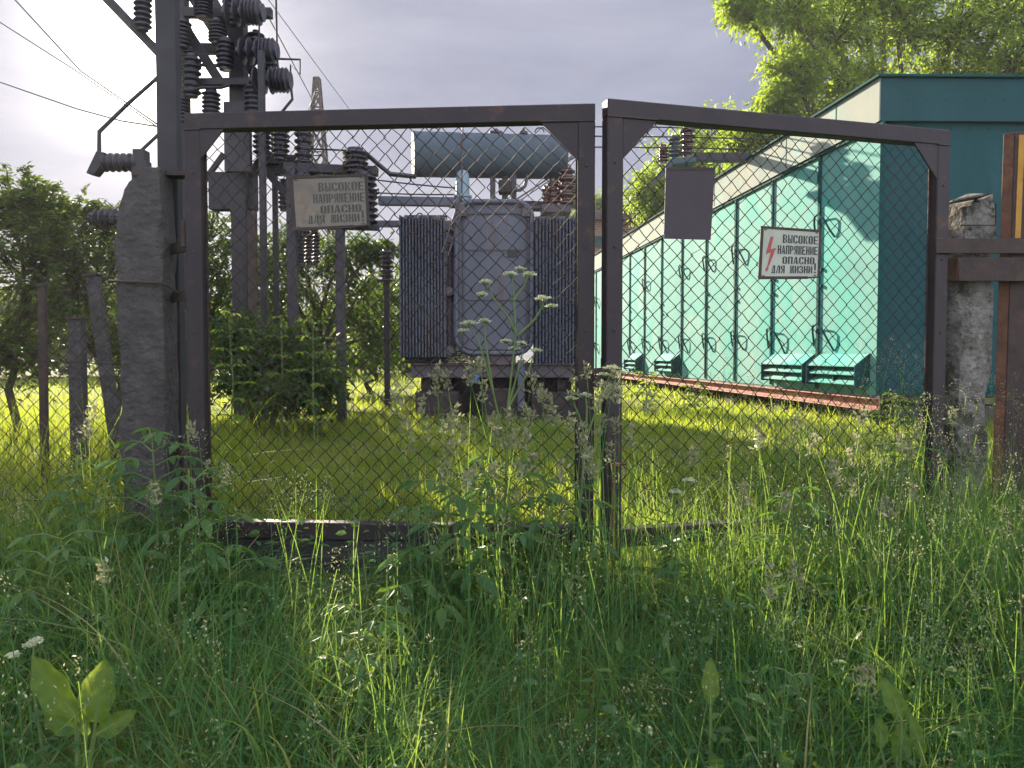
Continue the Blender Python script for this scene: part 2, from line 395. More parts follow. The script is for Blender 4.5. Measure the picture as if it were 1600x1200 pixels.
def ground_mat():
    m, n, l, b, out = new_mat('grassy_soil')
    tc = n.new('ShaderNodeTexCoord')
    t1 = n.new('ShaderNodeTexNoise'); t1.inputs['Scale'].default_value = 0.9; t1.inputs['Detail'].default_value = 8
    t2 = n.new('ShaderNodeTexNoise'); t2.inputs['Scale'].default_value = 18; t2.inputs['Detail'].default_value = 8
    for t in (t1, t2): l.new(tc.outputs['Object'], t.inputs['Vector'])
    r1 = ramp(n, [(0.35, (0.075, 0.115, 0.03)), (0.58, (0.115, 0.135, 0.04)), (0.76, (0.20, 0.155, 0.085))]); l.new(t1.outputs['Fac'], r1.inputs['Fac'])
    r2 = ramp(n, [(0.3, (0.5, 0.5, 0.5)), (0.7, (1.3, 1.3, 1.2))]); l.new(t2.outputs['Fac'], r2.inputs['Fac'])
    mx = n.new('ShaderNodeMix'); mx.data_type = 'RGBA'; mx.blend_type = 'MULTIPLY'; mx.inputs['Factor'].default_value = 1
    l.new(r1.outputs[0], mx.inputs[6]); l.new(r2.outputs[0], mx.inputs[7]); l.new(mx.outputs[2], b.inputs['Base Color'])
    b.inputs['Roughness'].default_value = 0.95; b.inputs['Specular IOR Level'].default_value = 0.1
    bp = n.new('ShaderNodeBump'); bp.inputs['Strength'].default_value = 0.8; bp.inputs['Distance'].default_value = 0.04
    l.new(t2.outputs['Fac'], bp.inputs['Height']); l.new(bp.outputs[0], b.inputs['Normal'])
    return m
M['ground'] = ground_mat()

# ------------------------------------------------------------------ ground
xs = np.concatenate([-np.geomspace(115, 12, 10), np.linspace(-11, 13, 80), np.geomspace(14, 115, 10)])
ys = np.concatenate([[-28, -14, -7, -3], np.linspace(-1, 14, 70), np.geomspace(15, 135, 16)])
X, Yg = np.meshgrid(xs, ys)
Z = ground_z(X, Yg)
gv = np.stack([X.ravel(), Yg.ravel(), Z.ravel()], 1)
nx, ny = len(xs), len(ys)
ii, jj = np.meshgrid(np.arange(nx - 1), np.arange(ny - 1))
a = (jj * nx + ii).ravel()
tag(mesh_arrays('ground', gv, np.stack([a, a + 1, a + nx + 1, a + nx], 1), M['ground']), kind='structure')

# ------------------------------------------------------------------ gate leaves
def chainlink(O, ex, ez, W, H, cell=0.0875, r=0.0027, ny_=None, sag=0.012, seed=1):
    """woven diamond mesh: zig-zag wires, each hooked round the next"""
    O = np.array(O, float); ex = np.array(ex, float); ez = np.array(ez, float); en = np.cross(ex, ez)
    half = cell / 2
    nc = int(W / half); nr = int(H / half)
    rg = np.random.default_rng(seed)
    k = np.arange(nr + 1)
    vs = []; qs = []; base = 0
    ph = rg.uniform(0, 6, 6)
    for i in range(nc):
        par = (k + i) % 2
        x = np.minimum((i + par) * half, W); z = k * half
        xx = x + 0.013 * np.sin(z * 3.1 + ph[0]) * np.sin(x * 2.2 + ph[1]) + rg.normal(0, 0.0028, len(k))
        zz = z + 0.014 * np.sin(x * 2.7 + ph[2]) * np.sin(z * 1.9 + ph[5]) + rg.normal(0, 0.0028, len(k))
        zz = np.clip(zz, 0, H)
        d = sag * np.sin(x * 2.0 + ph[3]) * np.sin(z * 1.7 + ph[4]) + np.where(par == 1, r * 0.9, -r * 0.9)
        # rounded knuckles: split each run so bends look soft
        pts = O + xx[:, None] * ex + zz[:, None] * ez + d[:, None] * en
        n = len(pts); off = []
        for sx, sy in ((1, 0), (0, 1), (-1, 0), (0, -1)):
            off.append(pts + sx * r * ex * 1.25 + sy * r * en)
        ring = np.stack(off, 1).reshape(-1, 3)
        vs.append(ring)
        for c in range(4):
            c2 = (c + 1) % 4
            a = base + np.arange(n - 1) * 4
            qs.append(np.stack([a + c, a + c2, a + 4 + c2, a + 4 + c], 1))
        base += n * 4
    return np.concatenate(vs), np.concatenate(qs)

def corner_tri(pts, dn):
    return pts

def gate_leaf(label, A, B, ztop, zmesh, kick, seed, gusset_hinge, open_bottom):
    """A hinge foot, B meeting foot (x, y)"""
    A = Vector((*A, 0)); B = Vector((*B, 0))
    W = (B - A).length; ex = (B - A).normalized(); ez = Vector((0, 0, 1)); en = ex.cross(ez)   # en
    if en.y > 0: en = -en                                                        # towards the camera
    root = thing('gate_leaf', label, 'gate', (A.x, A.y, zmesh - 0.1), 'two leaves of the substation gate')
    def L(s, z, d=0): return A + ex * s + ez * z + en * d
    fw, fd = 0.088, 0.075
    def member(s0, z0, s1, z1, mb):
        mb.frame_box(L(s0, z0, -fd / 2), ex * (s1 - s0), en * fd, ez * (z1 - z0))
    for nm, s0, z0, s1, z1 in (('hinge_stile', 0, zmesh - 0.1, fw, ztop - fw), ('meeting_stile', W - fw, zmesh - (0.1 if kick else 0.16), W, ztop - fw),
                               ('top_rail', 0, ztop - fw, W, ztop), ('bottom_rail', fw, zmesh - 0.092, W - fw, zmesh)):
        mb = MB(); member(s0, z0, s1, z1, mb)
        mb.build(nm, M['gate'], root, bevel=0.005)
    g = 0.19
    zt = ztop - fw
    gm = MB(); gm.prism([L(W - fw, zt, fd / 2 - 0.004), L(W - fw - g, zt, fd / 2 - 0.004), L(W - fw, zt - g * 1.05, fd / 2 - 0.004)], -en * 0.01)
    gm.build('corner_gusset', M['gate'], root)
    gm = MB(); gm.prism([L(fw, zt, fd / 2 - 0.004), L(fw + gusset_hinge, zt, fd / 2 - 0.004), L(fw, zt - gusset_hinge * 1.2, fd / 2 - 0.004)], -en * 0.01)
    gm.build('corner_gusset', M['gate'], root)
    v, q = chainlink(L(fw - 0.02, zmesh - 0.02, -0.015), ex, ez, W - 2 * fw + 0.04, zt - zmesh + 0.04, seed=seed)
    mesh_arrays('wire_mesh', v, q, M['wire'], parent=root, off=root.location, smooth_shade=False)
    # flat bar that clamps the mesh inside the frame
    for s0, z0, s1, z1 in ((fw - 0.012, zmesh + 0.002, fw + 0.010, zt - 0.003), (W - fw - 0.010, zmesh + 0.002, W - fw + 0.012, zt - 0.003)):
        mb = MB(); mb.frame_box(L(s0, z0, -0.022), ex * (s1 - s0), en * 0.006, ez * (z1 - z0)); mb.build('clamp_bar', M['rustdark'], root)
    if kick:
        mb = MB(); mb.frame_box(L(fw * 0.4, zmesh - 0.42, 0.012), ex * (W - fw * 0.9), en * 0.006, ez * 0.325)
        mb.build('kick_panel', M['kick'], root, bevel=0.002)
        for s in (W * 0.36, W * 0.66):
            mb = MB(); mb.frame_box(L(s, zmesh - 0.42, 0.0205), ex * 0.05, en * 0.008, ez * 0.322)
            mb.build('stiffener', M['gate'], root)
    else:
        mb = MB()
        mb.tube([L(W - 0.035, zmesh - 0.42, 0.052), L(W - 0.035, zmesh + 0.34, 0.052)], 0.013, 8)
        mb.tube([L(W - 0.035, zmesh + 0.34, 0.052), L(W - 0.10, zmesh + 0.345, 0.06)], 0.010, 8)
        mb.build('drop_bolt', M['rust'], root, smooth_angle=40)
    for z in (ztop - 0.63, zmesh + 0.35):
        mb = MB()
        mb.tube([L(-0.022, z - 0.07, 0.0), L(-0.022, z + 0.07, 0.0)], 0.021, 10)
        mb.build('hinge', M['rustdark'], root, smooth_angle=40)
    for s_ in (fw * .5, W - fw * .5):
        for z_ in np.arange(zmesh + .18, ztop - .3, .42):
            mb = MB(); mb.lathe(L(s_, z_, fd / 2 - .002), en, [(0, .009), (.006, .008), (.007, .005)], 6); mb.build('bolt_head', M['rustdark'], root)
    for s0, z0, s1, z1 in ((0.002, ztop - fw, fw, ztop - fw), (W - fw, ztop - fw, W - .002, ztop - fw), (fw, zmesh - .09, fw, zmesh), (W - fw, zmesh - .09, W - fw, zmesh), (W - fw - g, zt + .001, W - fw, zt + .001)):
        mb = MB(); n_ = 9
        mb.tube([L(s0 + (s1 - s0) * k / n_, z0 + (z1 - z0) * k / n_, fd / 2 + .0006 * (k % 2)) for k in range(n_ + 1)], [.0042 + .0014 * (k % 2) for k in range(n_ + 1)], 6); mb.build('weld_bead', M['rustdark'], root, smooth_angle=80)
    return root, L, W, en, ex

LA, LB = (-1.737, 4.16), (0.426, 4.0)
RC, RD = (2.492, 4.47), (0.466, 3.92)
ZT, ZM = 2.874, 0.70
left_leaf, LL, LW, Len, Lex = gate_leaf('gate leaf with dark sheet kick panel, standing before the grey transformer', LA, LB, ZT, ZM, True, 3, 0.13, False)
right_leaf, RL, RW, Ren, Rex = gate_leaf('gate leaf without kick panel, standing before the teal building', RC, RD, ZT, ZM, False, 5, 0.16, True)

# padlock and hasp between the leaves
pl = thing('padlock', 'dark padlock on a hasp joining the two gate leaves', 'padlock', P(936, 600, 3.90))
mb = MB(); c = P(934, 598, 3.885); mb.box(c, 0.045, 0.022, 0.05); mb.build('lock_body', M['dark'], pl, bevel=0.006, seg=2)
mb = MB(); mb.tube([c + Vector((0.015 * math.cos(t), 0, 0.025 + 0.03 * math.sin(t))) for t in np.linspace(0, math.pi, 8)], 0.004, 6); mb.build('shackle', M['steel'], pl, smooth_angle=60)
mb = MB(); mb.bar(P(918, 581, 3.905), P(962, 577, 3.865), 0.014, 0.03); mb.bar(P(948, 566, 3.865), P(966, 590, 3.865), 0.014, 0.035); mb.build('hasp', M['rustdark'], pl, bevel=0.002)

# ------------------------------------------------------------------ warning signs
GL = {
 'В': [(0,0,.36,1),(.62,.08,.97,.46),(.62,.54,.92,.92),(.36,.88,.64,1),(.36,.44,.64,.56),(.36,0,.64,.12)],
 'Ы': [(0,0,.30,1),(.30,.44,.46,.56),(.30,0,.46,.12),(.44,.06,.64,.5),(.74,0,1,1)],
 'С': [(0,.1,.36,.9),(.28,.88,.8,1),(.28,0,.8,.12),(.64,.68,1,.92),(.64,.08,1,.32)],
 'О': [(0,.08,.38,.92),(.62,.08,1,.92),(.25,.90,.75,1),(.25,0,.75,.10)],
 'К': [(0,0,.36,1),[(.42,.5),(.60,.5),(1,1),(.70,1)],[(.42,.5),(.70,0),(1,0),(.62,.5)]],
 'Е': [(0,0,.36,1),(.36,.88,1,1),(.36,.44,.85,.56),(.36,0,1,.12)],
 'Н': [(0,0,.36,1),(.64,0,1,1),(.36,.44,.64,.56)],
 'А': [[(0,0),(.22,0),(.50,1),(.34,1)],[(.58,0),(1,0),(.70,1),(.44,1)],(.2,.24,.62,.34)],
 'П': [(0,0,.36,1),(.64,0,1,1),(.36,.88,.64,1)],
 'Р': [(0,0,.36,1),(.62,.5,.97,.92),(.36,.88,.64,1),(.36,.42,.64,.54)],
 'Я': [(.64,0,1,1),(.02,.5,.38,.92),(.36,.88,.64,1),(.36,.42,.64,.54),[(0,0),(.32,0),(.60,.44),(.38,.44)]],
 'Ж': [(.37,0,.63,1),(0,0,.25,.45),(0,.55,.25,1),(.75,0,1,.45),(.75,.55,1,1),(.18,.44,.82,.56)],
 'И': [(0,0,.34,1),(.66,0,1,1),[(.34,.08),(.66,.68),(.66,.90),(.34,.30)]],
 'Д': [[(.10,.12),(.34,.12),(.54,1),(.38,1)],(.58,.12,.92,1),(.40,.88,.60,1),(0,0,1,.12)],
 'Л': [[(0,0),(.26,0),(.54,1),(.38,1)],(.62,0,1,1),(.42,.88,.64,1)],
 'З': [(.60,.54,.95,.92),(.60,.08,1,.46),(.12,.88,.66,1),(.30,.44,.66,.56),(.12,0,.66,.12),(0,.68,.30,.92),(0,.08,.30,.32)],
 '!': [(.28,.30,.72,1),(.28,0,.72,.18)],
}
def warning_sign(label, corners, nrm, tilt, mats, bolt_mat):
    TL, TR, BR, BL = corners
    nrm = nrm.normalized()
    c0 = (TL + TR + BR + BL) / 4
    root = thing('warning_sign', label, 'sign', c0 , 'high voltage warning signs')
    def S(a, b, d=0.0):            # a from the left, b from the top
        p = TL * (1 - a) * (1 - b) + TR * a * (1 - b) + BR * a * b + BL * (1 - a) * b
        return p + nrm * d + nrm * tilt * (0.5 - b)
    mb = MB()
    bump = [(0, 0), (1, 0), (1, .97), (.78, .985), (.62, 1.0), (0, 1.0)]
    mb.prism([S(a, b, 0) for a, b in bump], nrm * 0.002)
    mb.build('plate', M[mats[0]], root)
    mb = MB(); t = 0.045
    for a0, b0, a1, b1 in ((0, 0, 1, t), (0, 1 - t * 1.25, .8, 1), (0, t, t, 1 - t * 1.25), (1 - t * .8, t, 1, .955)):
        mb.prism([S(a0 + .0, b0, .0024), S(a1, b0, .0024), S(a1, b1, .0024), S(a0, b1, .0024)], nrm * 0.0035)
    mb.prism([S(.8, .955, .0024), S(1, .945, .0024), S(1, .975, .0024), S(.8, .993, .0024)], nrm * 0.0035)
    mb.build('rim', M['rustdark'], root, bevel=0.001)
    mb = MB()
    def line(txt, a0, a1, b0, b1):
        n = len(txt); adv = (a1 - a0) / n
        for i, ch in enumerate(txt):
            if ch == ' ': continue
            x0 = a0 + adv * (i + 0.07); w = adv * 0.86
            bb0 = b0
            if ch == '!': bb0 = b0 - (b1 - b0) * .35
            for g in GL[ch]:
                pts = [(g[0], g[1]), (g[2], g[1]), (g[2], g[3]), (g[0], g[3])] if isinstance(g, tuple) else g
                mb.raw([S(x0 + px * w, b1 - py * (b1 - bb0), .0028) for px, py in pts], [(0, 1, 2, 3)])
    line('ВЫСОКОЕ', .36, .955, .135, .30)
    line('НАПРЯЖЕНИЕ', .285, .955, .345, .515)
    line('ОПАСНО', .37, .91, .56, .705)
    line('ДЛЯ ЖИЗНИ!', .20, .955, .735, .885)
    mb.build('lettering', M[mats[1]], root)
    mb = MB()
    bolt = [(.165, .19), (.215, .185), (.175, .425), (.265, .40), (.150, .79), (.165, .795), (.118, .87), (.108, .785), (.128, .79), (.180, .485), (.100, .53)]
    mb.raw([S(a, b, .0028) for a, b in bolt], [(0, 1, 2, 10), (2, 3, 9, 10), (3, 4, 8, 9), (4, 5, 6, 7), (4, 7, 8)])
    mb.build('lightning_bolt', M[bolt_mat], root)
    for a, b in ((.08, .06), (.92, .06), (.08, .93), (.92, .92)):
        mb = MB(); mb.tube([S(a - .02, b, -.04), S(a - .012, b, 0.006), S(a + .012, b + .01, 0.006), S(a + .02, b + .01, -0.05)], 0.0022, 5); mb.build('tie_wire', M['wire'], root)
    return root
pr = RL(0, 0, 0.055)
warning_sign('clean pale warning sign with red bolt and crisp black stencil lettering, wired to gate mesh',
             [on_plane(u, v, pr, Ren) for u, v in ((1188.5, 353), (1283, 359.5), (1280, 436), (1184, 436.5))], Ren, 0.0, ('enamel', 'black'), 'red')
plp = LL(0, 0, 0.055)
warning_sign('stained and faded warning sign with barely readable lettering, in front of the bushings',
             [on_plane(u, v, plp, Len) for u, v in ((452, 276), (574, 272), (578, 355), (458, 361))], Len, 0.0, ('enamel_old', 'faded'), 'red_glare_faded')
# blank plate
bp_ = thing('blank_plate', 'blank dark plum metal plate hung on the gate mesh beside the meeting stile', 'plate', on_plane(1077, 318, pr, Ren))
mb = MB()
cs = [on_plane(u, v, pr, Ren) for u, v in ((1040, 262), (1117, 262), (1110, 375), (1037, 373))]
mb.prism(cs, Ren * 0.003); mb.build('sheet', M['plate'], bp_)
mb = MB(); mb.bar(cs[0] + Vector((0, 0, -.006)), cs[1] + Vector((0, 0, -.006)), .012, .012); mb.tube([on_plane(1058, 266, pr, Ren), on_plane(1058, 266, pr, Ren) - Ren * 0.07], .003, 5); mb.tube([on_plane(1100, 266, pr, Ren), on_plane(1100, 266, pr, Ren) - Ren * 0.07], .003, 5)
mb.build('hanging_bar', M['rustdark'], bp_)

# ------------------------------------------------------------------ posts
def rough_post(name, label, cat, base, top, w, d, rz, mat, seed, top_fn=None, grp=None):
    """weathered square concrete post: subdivided box with chipped edges"""
    base, top = Vector(base), Vector(top)
    nu, nv = 7, 60
    rg = random.Random(seed)
    ca, sa = math.cos(rz), math.sin(rz)
    mb = MB(); vs = []; fs = []
    per = []
    for e, (sx, sy, dx, dy) in enumerate(((-1, -1, 1, 0), (1, -1, 0, 1), (1, 1, -1, 0), (-1, 1, 0, -1))):
        for k in range(nu):
            per.append((sx + dx * 2 * k / nu, sy + dy * 2 * k / nu))
    n = len(per)
    for j in range(nv + 1):
        t = j / nv; c = base.lerp(top, t)
        for (px, py) in per:
            cornerness = (abs(px) * abs(py)) ** 4
            q = Vector((px * 2 + seed, py * 2, t * 14))
            chip = max(0, mnoise.noise(q * 0.9) + .15) * cornerness * 0.30
            rr = 1 - chip + mnoise.noise(q * 2.6) * 0.035
            x, y = px * w / 2 * rr, py * d / 2 * rr
            z = c.z
            if top_fn and j == nv: z += top_fn(px, py)
            if seed == 3 and t > .90 and px < 0: x *= 1 - .36 * ((t - .90) / .10) ** 1.5
            if top_fn and t > .93: x *= 1 - 0.10 * (t - .93) / .07; y *= 1 - .10 * (t - .93) / .07
            vs.append((c.x + ca * x - sa * y, c.y + sa * x + ca * y, z))
    for j in range(nv):
        for k in range(n):
            k2 = (k + 1) % n
            fs.append((j * n + k, j * n + k2, (j + 1) * n + k2, (j + 1) * n + k))
    ct = len(vs); vs.append((top.x, top.y, top.z + (0.01 if not top_fn else top_fn(0, 0))))
    for k in range(n): fs.append((nv * n + k, nv * n + (k + 1) % n, ct))
    mb.raw(vs, fs)
    root = thing(name, label, cat, base, grp)
    mb.build('shaft', mat, root, smooth_angle=50)
    return root

lp = rough_post('concrete_post', 'thick lichened concrete gate post with rounded top, beside the tall steel pole', 'post',
                (-2.03, 4.32, 0.1), (-2.035, 4.32, 2.54), 0.252, 0.22, 0.04, M['concrete_dark'], 3, lambda px, py: 0.03 + 0.05 * px, 'concrete gate posts')
mb = MB()
zb = P(0, 442, 4.2).z
mb.tube([Vector((-2.20, 4.25, zb + .012)), Vector((-2.19, 4.195, zb + .01)), Vector((-1.91, 4.185, zb)), Vector((-1.885, 4.22, zb - .01)), Vector((-1.84, 4.30, zb - .06))], 0.008, 6)
mb.build('wire_band', M['rustdark'], lp)
# tall steel channel pole behind it
tp = thing('steel_pole', 'tall dark steel channel pole rising out of the picture above the gate', 'pole', (-1.93, 4.45, 0.2))
mb = MB()
x0, x1 = P(246, 60, 4.45).x, P(277, 60, 4.45).x
mb.frame_box((x0, 4.42, 0.1), (x1 - x0, 0, 0), (0, 0.012, 0), (0, 0, 5.2))
mb.frame_box((x0, 4.432, 0.1), (0.012, 0, 0), (0, 0.06, 0), (0, 0, 5.2))
mb.frame_box((x1 - 0.012, 4.432, 0.1), (0.012, 0, 0), (0, 0.06, 0), (0, 0, 5.2))
mb.build('channel', M['steel'], tp, bevel=0.002)
for z_ in (2.19, 1.92, 1.06):
    mb = MB(); mb.bar((-1.96, 4.40, z_), (-1.72, 4.19, z_), .02, .055); mb.build('hinge_bracket', M['rustdark'], tp)
mb = MB(); 
zc = P(262, 275, 4.45).z
mb.frame_box((x0 - 0.09, 4.30, zc - .03), (0.30, 0, 0), (0, 0.10, 0), (0, 0, .02)); mb.build('cap_plate', M['rustdark'], tp)

rp_ = rough_post('concrete_post', 'crumbling mossy concrete gate post clamped to a rusty channel post', 'post',
                 (P(1490, 780, 4.62).x, 4.62, 0.15), (P(1511, 318, 4.62).x, 4.62, P(0, 318, 4.62).z), 0.228, 0.215, 0.27, M['concrete'], 11,
                 lambda px, py: 0.045 * px + 0.02 * py + 0.02, 'concrete gate posts')
mb = MB()
a_, b_ = P(1462, 384, 4.40), P(1600, 384, 4.46)
mb.bar(a_, b_ + Vector((.25, .02, 0)), 0.012, 0.085); mb.build('hinge_strap', M['rustdark'], rp_, bevel=.002)
a_, b_ = P(1478, 423, 4.43), P(1600, 421, 4.45)
mb = MB(); mb.bar(P(1497, 421, 4.43), b_ + Vector((.25, .01, 0)), 0.012, 0.135); mb.build('clamp_plate', M['rustdark'], rp_, bevel=.003)
mb = MB(); mb.bar(P(1474, 421, 4.60), P(1497, 421, 4.43), 0.010, 0.132); mb.build('clamp_cheek', M['rust'], rp_, bevel=.002)
mb = MB(); mb.bar(P(1478, 317, 4.50), P(1538, 306, 4.50), 0.16, 0.010); mb.build('top_shard', M['concrete'], rp_)
mb = MB(); mb.tube([P(1528, 352, 4.47), P(1556, 352, 4.50), P(1556, 318, 4.52)], .004, 5); mb.tube([P(1500, 352, 4.46), P(1530, 352, 4.47)], .004, 5); mb.build('tie_wire', M['wire'], rp_)

ch = thing('channel_post', 'rusty steel channel post with flaking yellow paint at the picture edge', 'post', (3.02, 4.55, 0.2))
ztop = P(1590, 210, 4.55).z
mb = MB(); xa = P(1566, 400, 4.52).x
mb.frame_box((xa - .03, 4.53, 0.1), (0.046, -0.03, 0), (0.02, 0.012, 0), (0.025, 0, ztop - 0.1))
mb.build('flange', M['rust'], ch, bevel=.003)
mb = MB(); mb.frame_box((xa + .016, 4.495, 0.1), (0.16, -0.02, 0), (0.0, 0.014, 0), (0.025, 0, ztop - 0.1))
mb.build('web', M['rustdark'], ch, bevel=.003)
mb = MB()
zy = P(0, 372, 4.49).z
mb.frame_box((xa + .036 + .007 * zy, 4.489, zy), (0.030, -0.004, 0), (0, 0.004, 0), (0.009, 0, ztop - zy - .02)); mb.build('yellow_paint', M['yellow'], ch)

# ------------------------------------------------------------------ chain-link fence on the left
fence_root = thing('chain_link_fence', 'rusty chain link fence panel left of the concrete post', 'fence', (-3.4, 4.35, 0.5))
A = Vector((-5.6, 4.55, 0.45)); B = Vector((-2.19, 4.33, 0.45)); e = (B - A).normalized()
v, q = chainlink(A, e, (0, 0, 1), (B - A).length, P(100, 312, 4.4).z - 0.45, seed=9, sag=0.03, r=0.0024)
# ragged top edge sagging towards the frame edge
mesh_arrays('wire_mesh', v, q, M['wire'], parent=fence_root, off=fence_root.location, smooth_shade=False)
for z in (0.75, 1.55, 2.38):
    mb = MB(); mb.tube([A + e * s + Vector((0, 0, z - .45 + .015 * math.sin(s * 3))) + Vector((0, .012, 0)) for s in np.linspace(0, (B - A).length, 14)], 0.0025, 5); mb.build('tension_wire', M['wire'], fence_root)
def old_post(label, u0, v0, u1, v1, Y, w, mat, kind='plain'):
    top = P(u0, v0, Y); bot = P(u1, v1, Y); 
    g = gz(bot.x, Y) - 0.1
    t = (top.z - g) / max(top.z - bot.z, 1e-3); bot = top + (bot - top) * t
    root = thing('fence_post', label, 'post', bot, 'old posts behind the fence')
    mb = MB(); mb.bar(bot, top, w, w * .8, (0, 1, 0)); mb.build('shaft', M[mat], root, bevel=.006)
    mb = MB(); mb.bar(top - (top - bot).normalized() * .001, top + (top - bot).normalized() * 0.02, w * 1.25, w, (0, 1, 0)); mb.build('cap', M['rustdark'], root, bevel=.004)
    return root
old_post('leaning concrete strut post between fence and concrete gate post', 145, 432, 168, 590, 5.6, 0.085, 'concrete_dark')
old_post('thin rusty fence post nearest the left picture edge', 66, 448, 68, 590, 5.3, 0.05, 'rustdark')
old_post('squat wide grey post overgrown with leaves behind the fence', 120, 500, 122, 590, 6.2, 0.11, 'concrete_dark')

# ------------------------------------------------------------------ insulator profile
def sheds(length, r_core, r_shed, n, cap=0.05, taper=0.0):
    prof = [(0, r_core * .9), (cap, r_core * .9)]
    L_ = length - 2 * cap
    for i in range(n):
        z0 = cap + L_ * i / n; s = L_ / n; k = 1 - taper * i / n
        prof += [(z0 + .02 * s, r_core * k), (z0 + .35 * s, r_shed * k), (z0 + .52 * s, r_shed * k), (z0 + .80 * s, r_core * 1.02 * k)]
    prof += [(length - cap, r_core * .85), (length, r_core * .85)]
    return prof

# rocking disconnector arm on a low support, left of the tall pole
Yd = 6.2
dp = thing('disconnector_stand', 'ribbed horizontal disconnector insulator with bent rods on a stand beside the pole', 'disconnector', (P(215, 600, Yd).x, Yd, gz(-3, Yd)))
mb = MB(); mb.box((P(222, 300, Yd).x, Yd, (P(0, 262, Yd).z + gz(-3, Yd)) / 2), .12, .10, P(0, 262, Yd).z - gz(-3, Yd) + .1)
mb.bar(P(212, 268, Yd), P(300, 272, Yd), .1, .06); mb.build('stand', M['steel'], dp, bevel=.006)
mb = MB(); mb.lathe(P(228, 254, Yd), P(150, 254, Yd) - P(228, 254, Yd), sheds(.40, .055, .075, 6, .05), 14); mb.build('insulator', M['porcgrey'], dp, smooth_angle=35)
mb = MB(); mb.prism([P(150, 236, Yd - .05), P(163, 238, Yd - .05), P(160, 256, Yd - .05), P(146, 273, Yd - .05), P(134, 270, Yd - .05)], (0, .1, 0)); mb.build('end_fitting', M['steel'], dp, bevel=.004)
mb = MB(); mb.box(P(221, 255, Yd), .09, .11, .20); mb.build('insulator_clamp', M['steel'], dp, bevel=.004)
mb = MB(); mb.tube([P(155, 240, Yd), P(155, 206, Yd), P(200, 162, Yd), P(250, 118, Yd)], .016, 8); mb.build('contact_rod', M['steel'], dp, smooth_angle=60)
mb = MB(); mb.tube([P(218, 238, Yd), P(252, 206, Yd)], .014, 8); mb.build('contact_rod', M['steel'], dp, smooth_angle=60)
mb = MB(); mb.lathe(P(190, 342, Yd + .3), P(140, 342, Yd + .3) - P(190, 342, Yd + .3), sheds(.26, .06, .085, 4, .03), 12); mb.bar(P(180, 344, Yd + .3), P(225, 344, Yd + .3), .08, .12); mb.build('lower_insulator', M['porcgrey'], dp, smooth_angle=35)

# ------------------------------------------------------------------ line portal with disconnectors
Yp = 10.5
po = thing('portal_frame', 'dark steel portal frame crowded with disconnector insulators behind the tall pole', 'portal', (P(376, 640, Yp).x, Yp, gz(-3.6, Yp)))
def vpost(u, v0, w, Y, mat='steel', name='post', parent=None, wy=None):
    x = P(u, 400, Y).x; z1 = P(u, v0, Y).z; z0 = gz(x, Y) - .1
    mb = MB(); mb.box((x, Y, (z0 + z1) / 2), w, wy or w, z1 - z0); return mb.build(name, M[mat], parent, bevel=.006)
vpost(377, -60, .20, Yp, parent=po)
vpost(412, 80, .075, Yp - .8, parent=po)
vpost(431, 195, .07, Yp + .6, parent=po)
vpost(288, -60, .18, Yp + .2, parent=po)
vpost(395, 330, .09, Yp - 1.6, 'rustdark', parent=po)
def beam(u0, v0, u1, v1, Y, w, h, name='crossbeam', mat='steel', par=None, Y1=None):
    mb = MB(); mb.bar(P(u0, v0, Y), P(u1, v1, Y1 or Y), w, h); return mb.build(name, M[mat], par or po, bevel=.004)
beam(255, 20, 425, 21, Yp - .11, .10, .12); beam(290, 129, 450, 128, Yp - .2, .10, .09); beam(275, 75, 430, 78, Yp + .15, .10, .12)
beam(300, 101, 350, 103, Yp + .3, .04, .04); beam(275, 85, 350, 85, Yp - .3, .02, .02)
beam(405, 250, 470, 250, Yp + .3, .10, .12); beam(352, 215, 392, 215, Yp - .3, .10, .9, name='control_box')
for u0, v0, u1, v1, dy in ((165, -4, 290, 126, .05), (262, 0, 345, 130, -.15), (300, -5, 380, 118, .28), (330, -5, 405, 130, .22), (402, 90, 382, 105, .05), (395, 55, 378, 80, .0)):
    beam(u0, v0, u1, v1, Yp + dy, .06, .12, name='brace')
def hins(u0, v0, u1, v1, Y, rc, rs, n, name='insulator', mat='porcgrey', par=None):
    a, b = P(u0, v0, Y), P(u1, v1, Y)
    mb = MB(); mb.lathe(a, b - a, sheds((b - a).length, rc, rs, n, .03), 12)
    return mb.build(name, M[mat], par or po, smooth_angle=35)
# three staggered horizontal insulators, right ends
for u, v in ((372, 20), (394, 80), (415, 126)):
    hins(u - 24, v, u + 20, v, Yp - .4, .07, .17, 3); hins(u + 10, v - 1, u + 40, v, Yp - .4, .13, .16, 4)
    hins(u + 6, v - 32, u + 6, v + 8, Yp - .2, .05, .11, 4)
for u0, v0, v1 in ((223, -10, 48), (300, 85, 152), (285, 30, 75), (330, 140, 188), (352, 60, 110), (396, 130, 185), (318, -8, 30), (362, -10, 40), (438, 196, 250), (474, 190, 262), (410, 190, 245), (340, 30, 70), (283, 150, 190)):
    hins(u0, v1, u0, v0, Yp - (.35 if u0 != 223 else .06), .085, .12, 6)
for u0, v0, v1 in ((478, 272, 300), (490, 262, 300), (466, 300, 372), (490, 350, 400), (475, 355, 405), (443, 280, 330)):
    hins(u0, v1, u0, v0, Yp + .4, .05, .08, 6)
def wiretube(pts, Y, r, name='connecting_rod', mat='steel', par=None):
    mb = MB(); mb.tube([P(u, v, Y) for u, v in pts], r, 6); return mb.build(name, M[mat], par or po, smooth_angle=60)
wiretube([(405, -20), (405, 62), (405, 66)], Yp - .4, .012)
wiretube([(431, -20), (433, 90), (435, 112)], Yp - .4, .014)
wiretube([(455, 140), (457, 155), (433, 184)], Yp - .4, .018)
wiretube([(435, 92), (469, 93), (469, 116), (454, 101), (454, 128)], Yp - .4, .014)
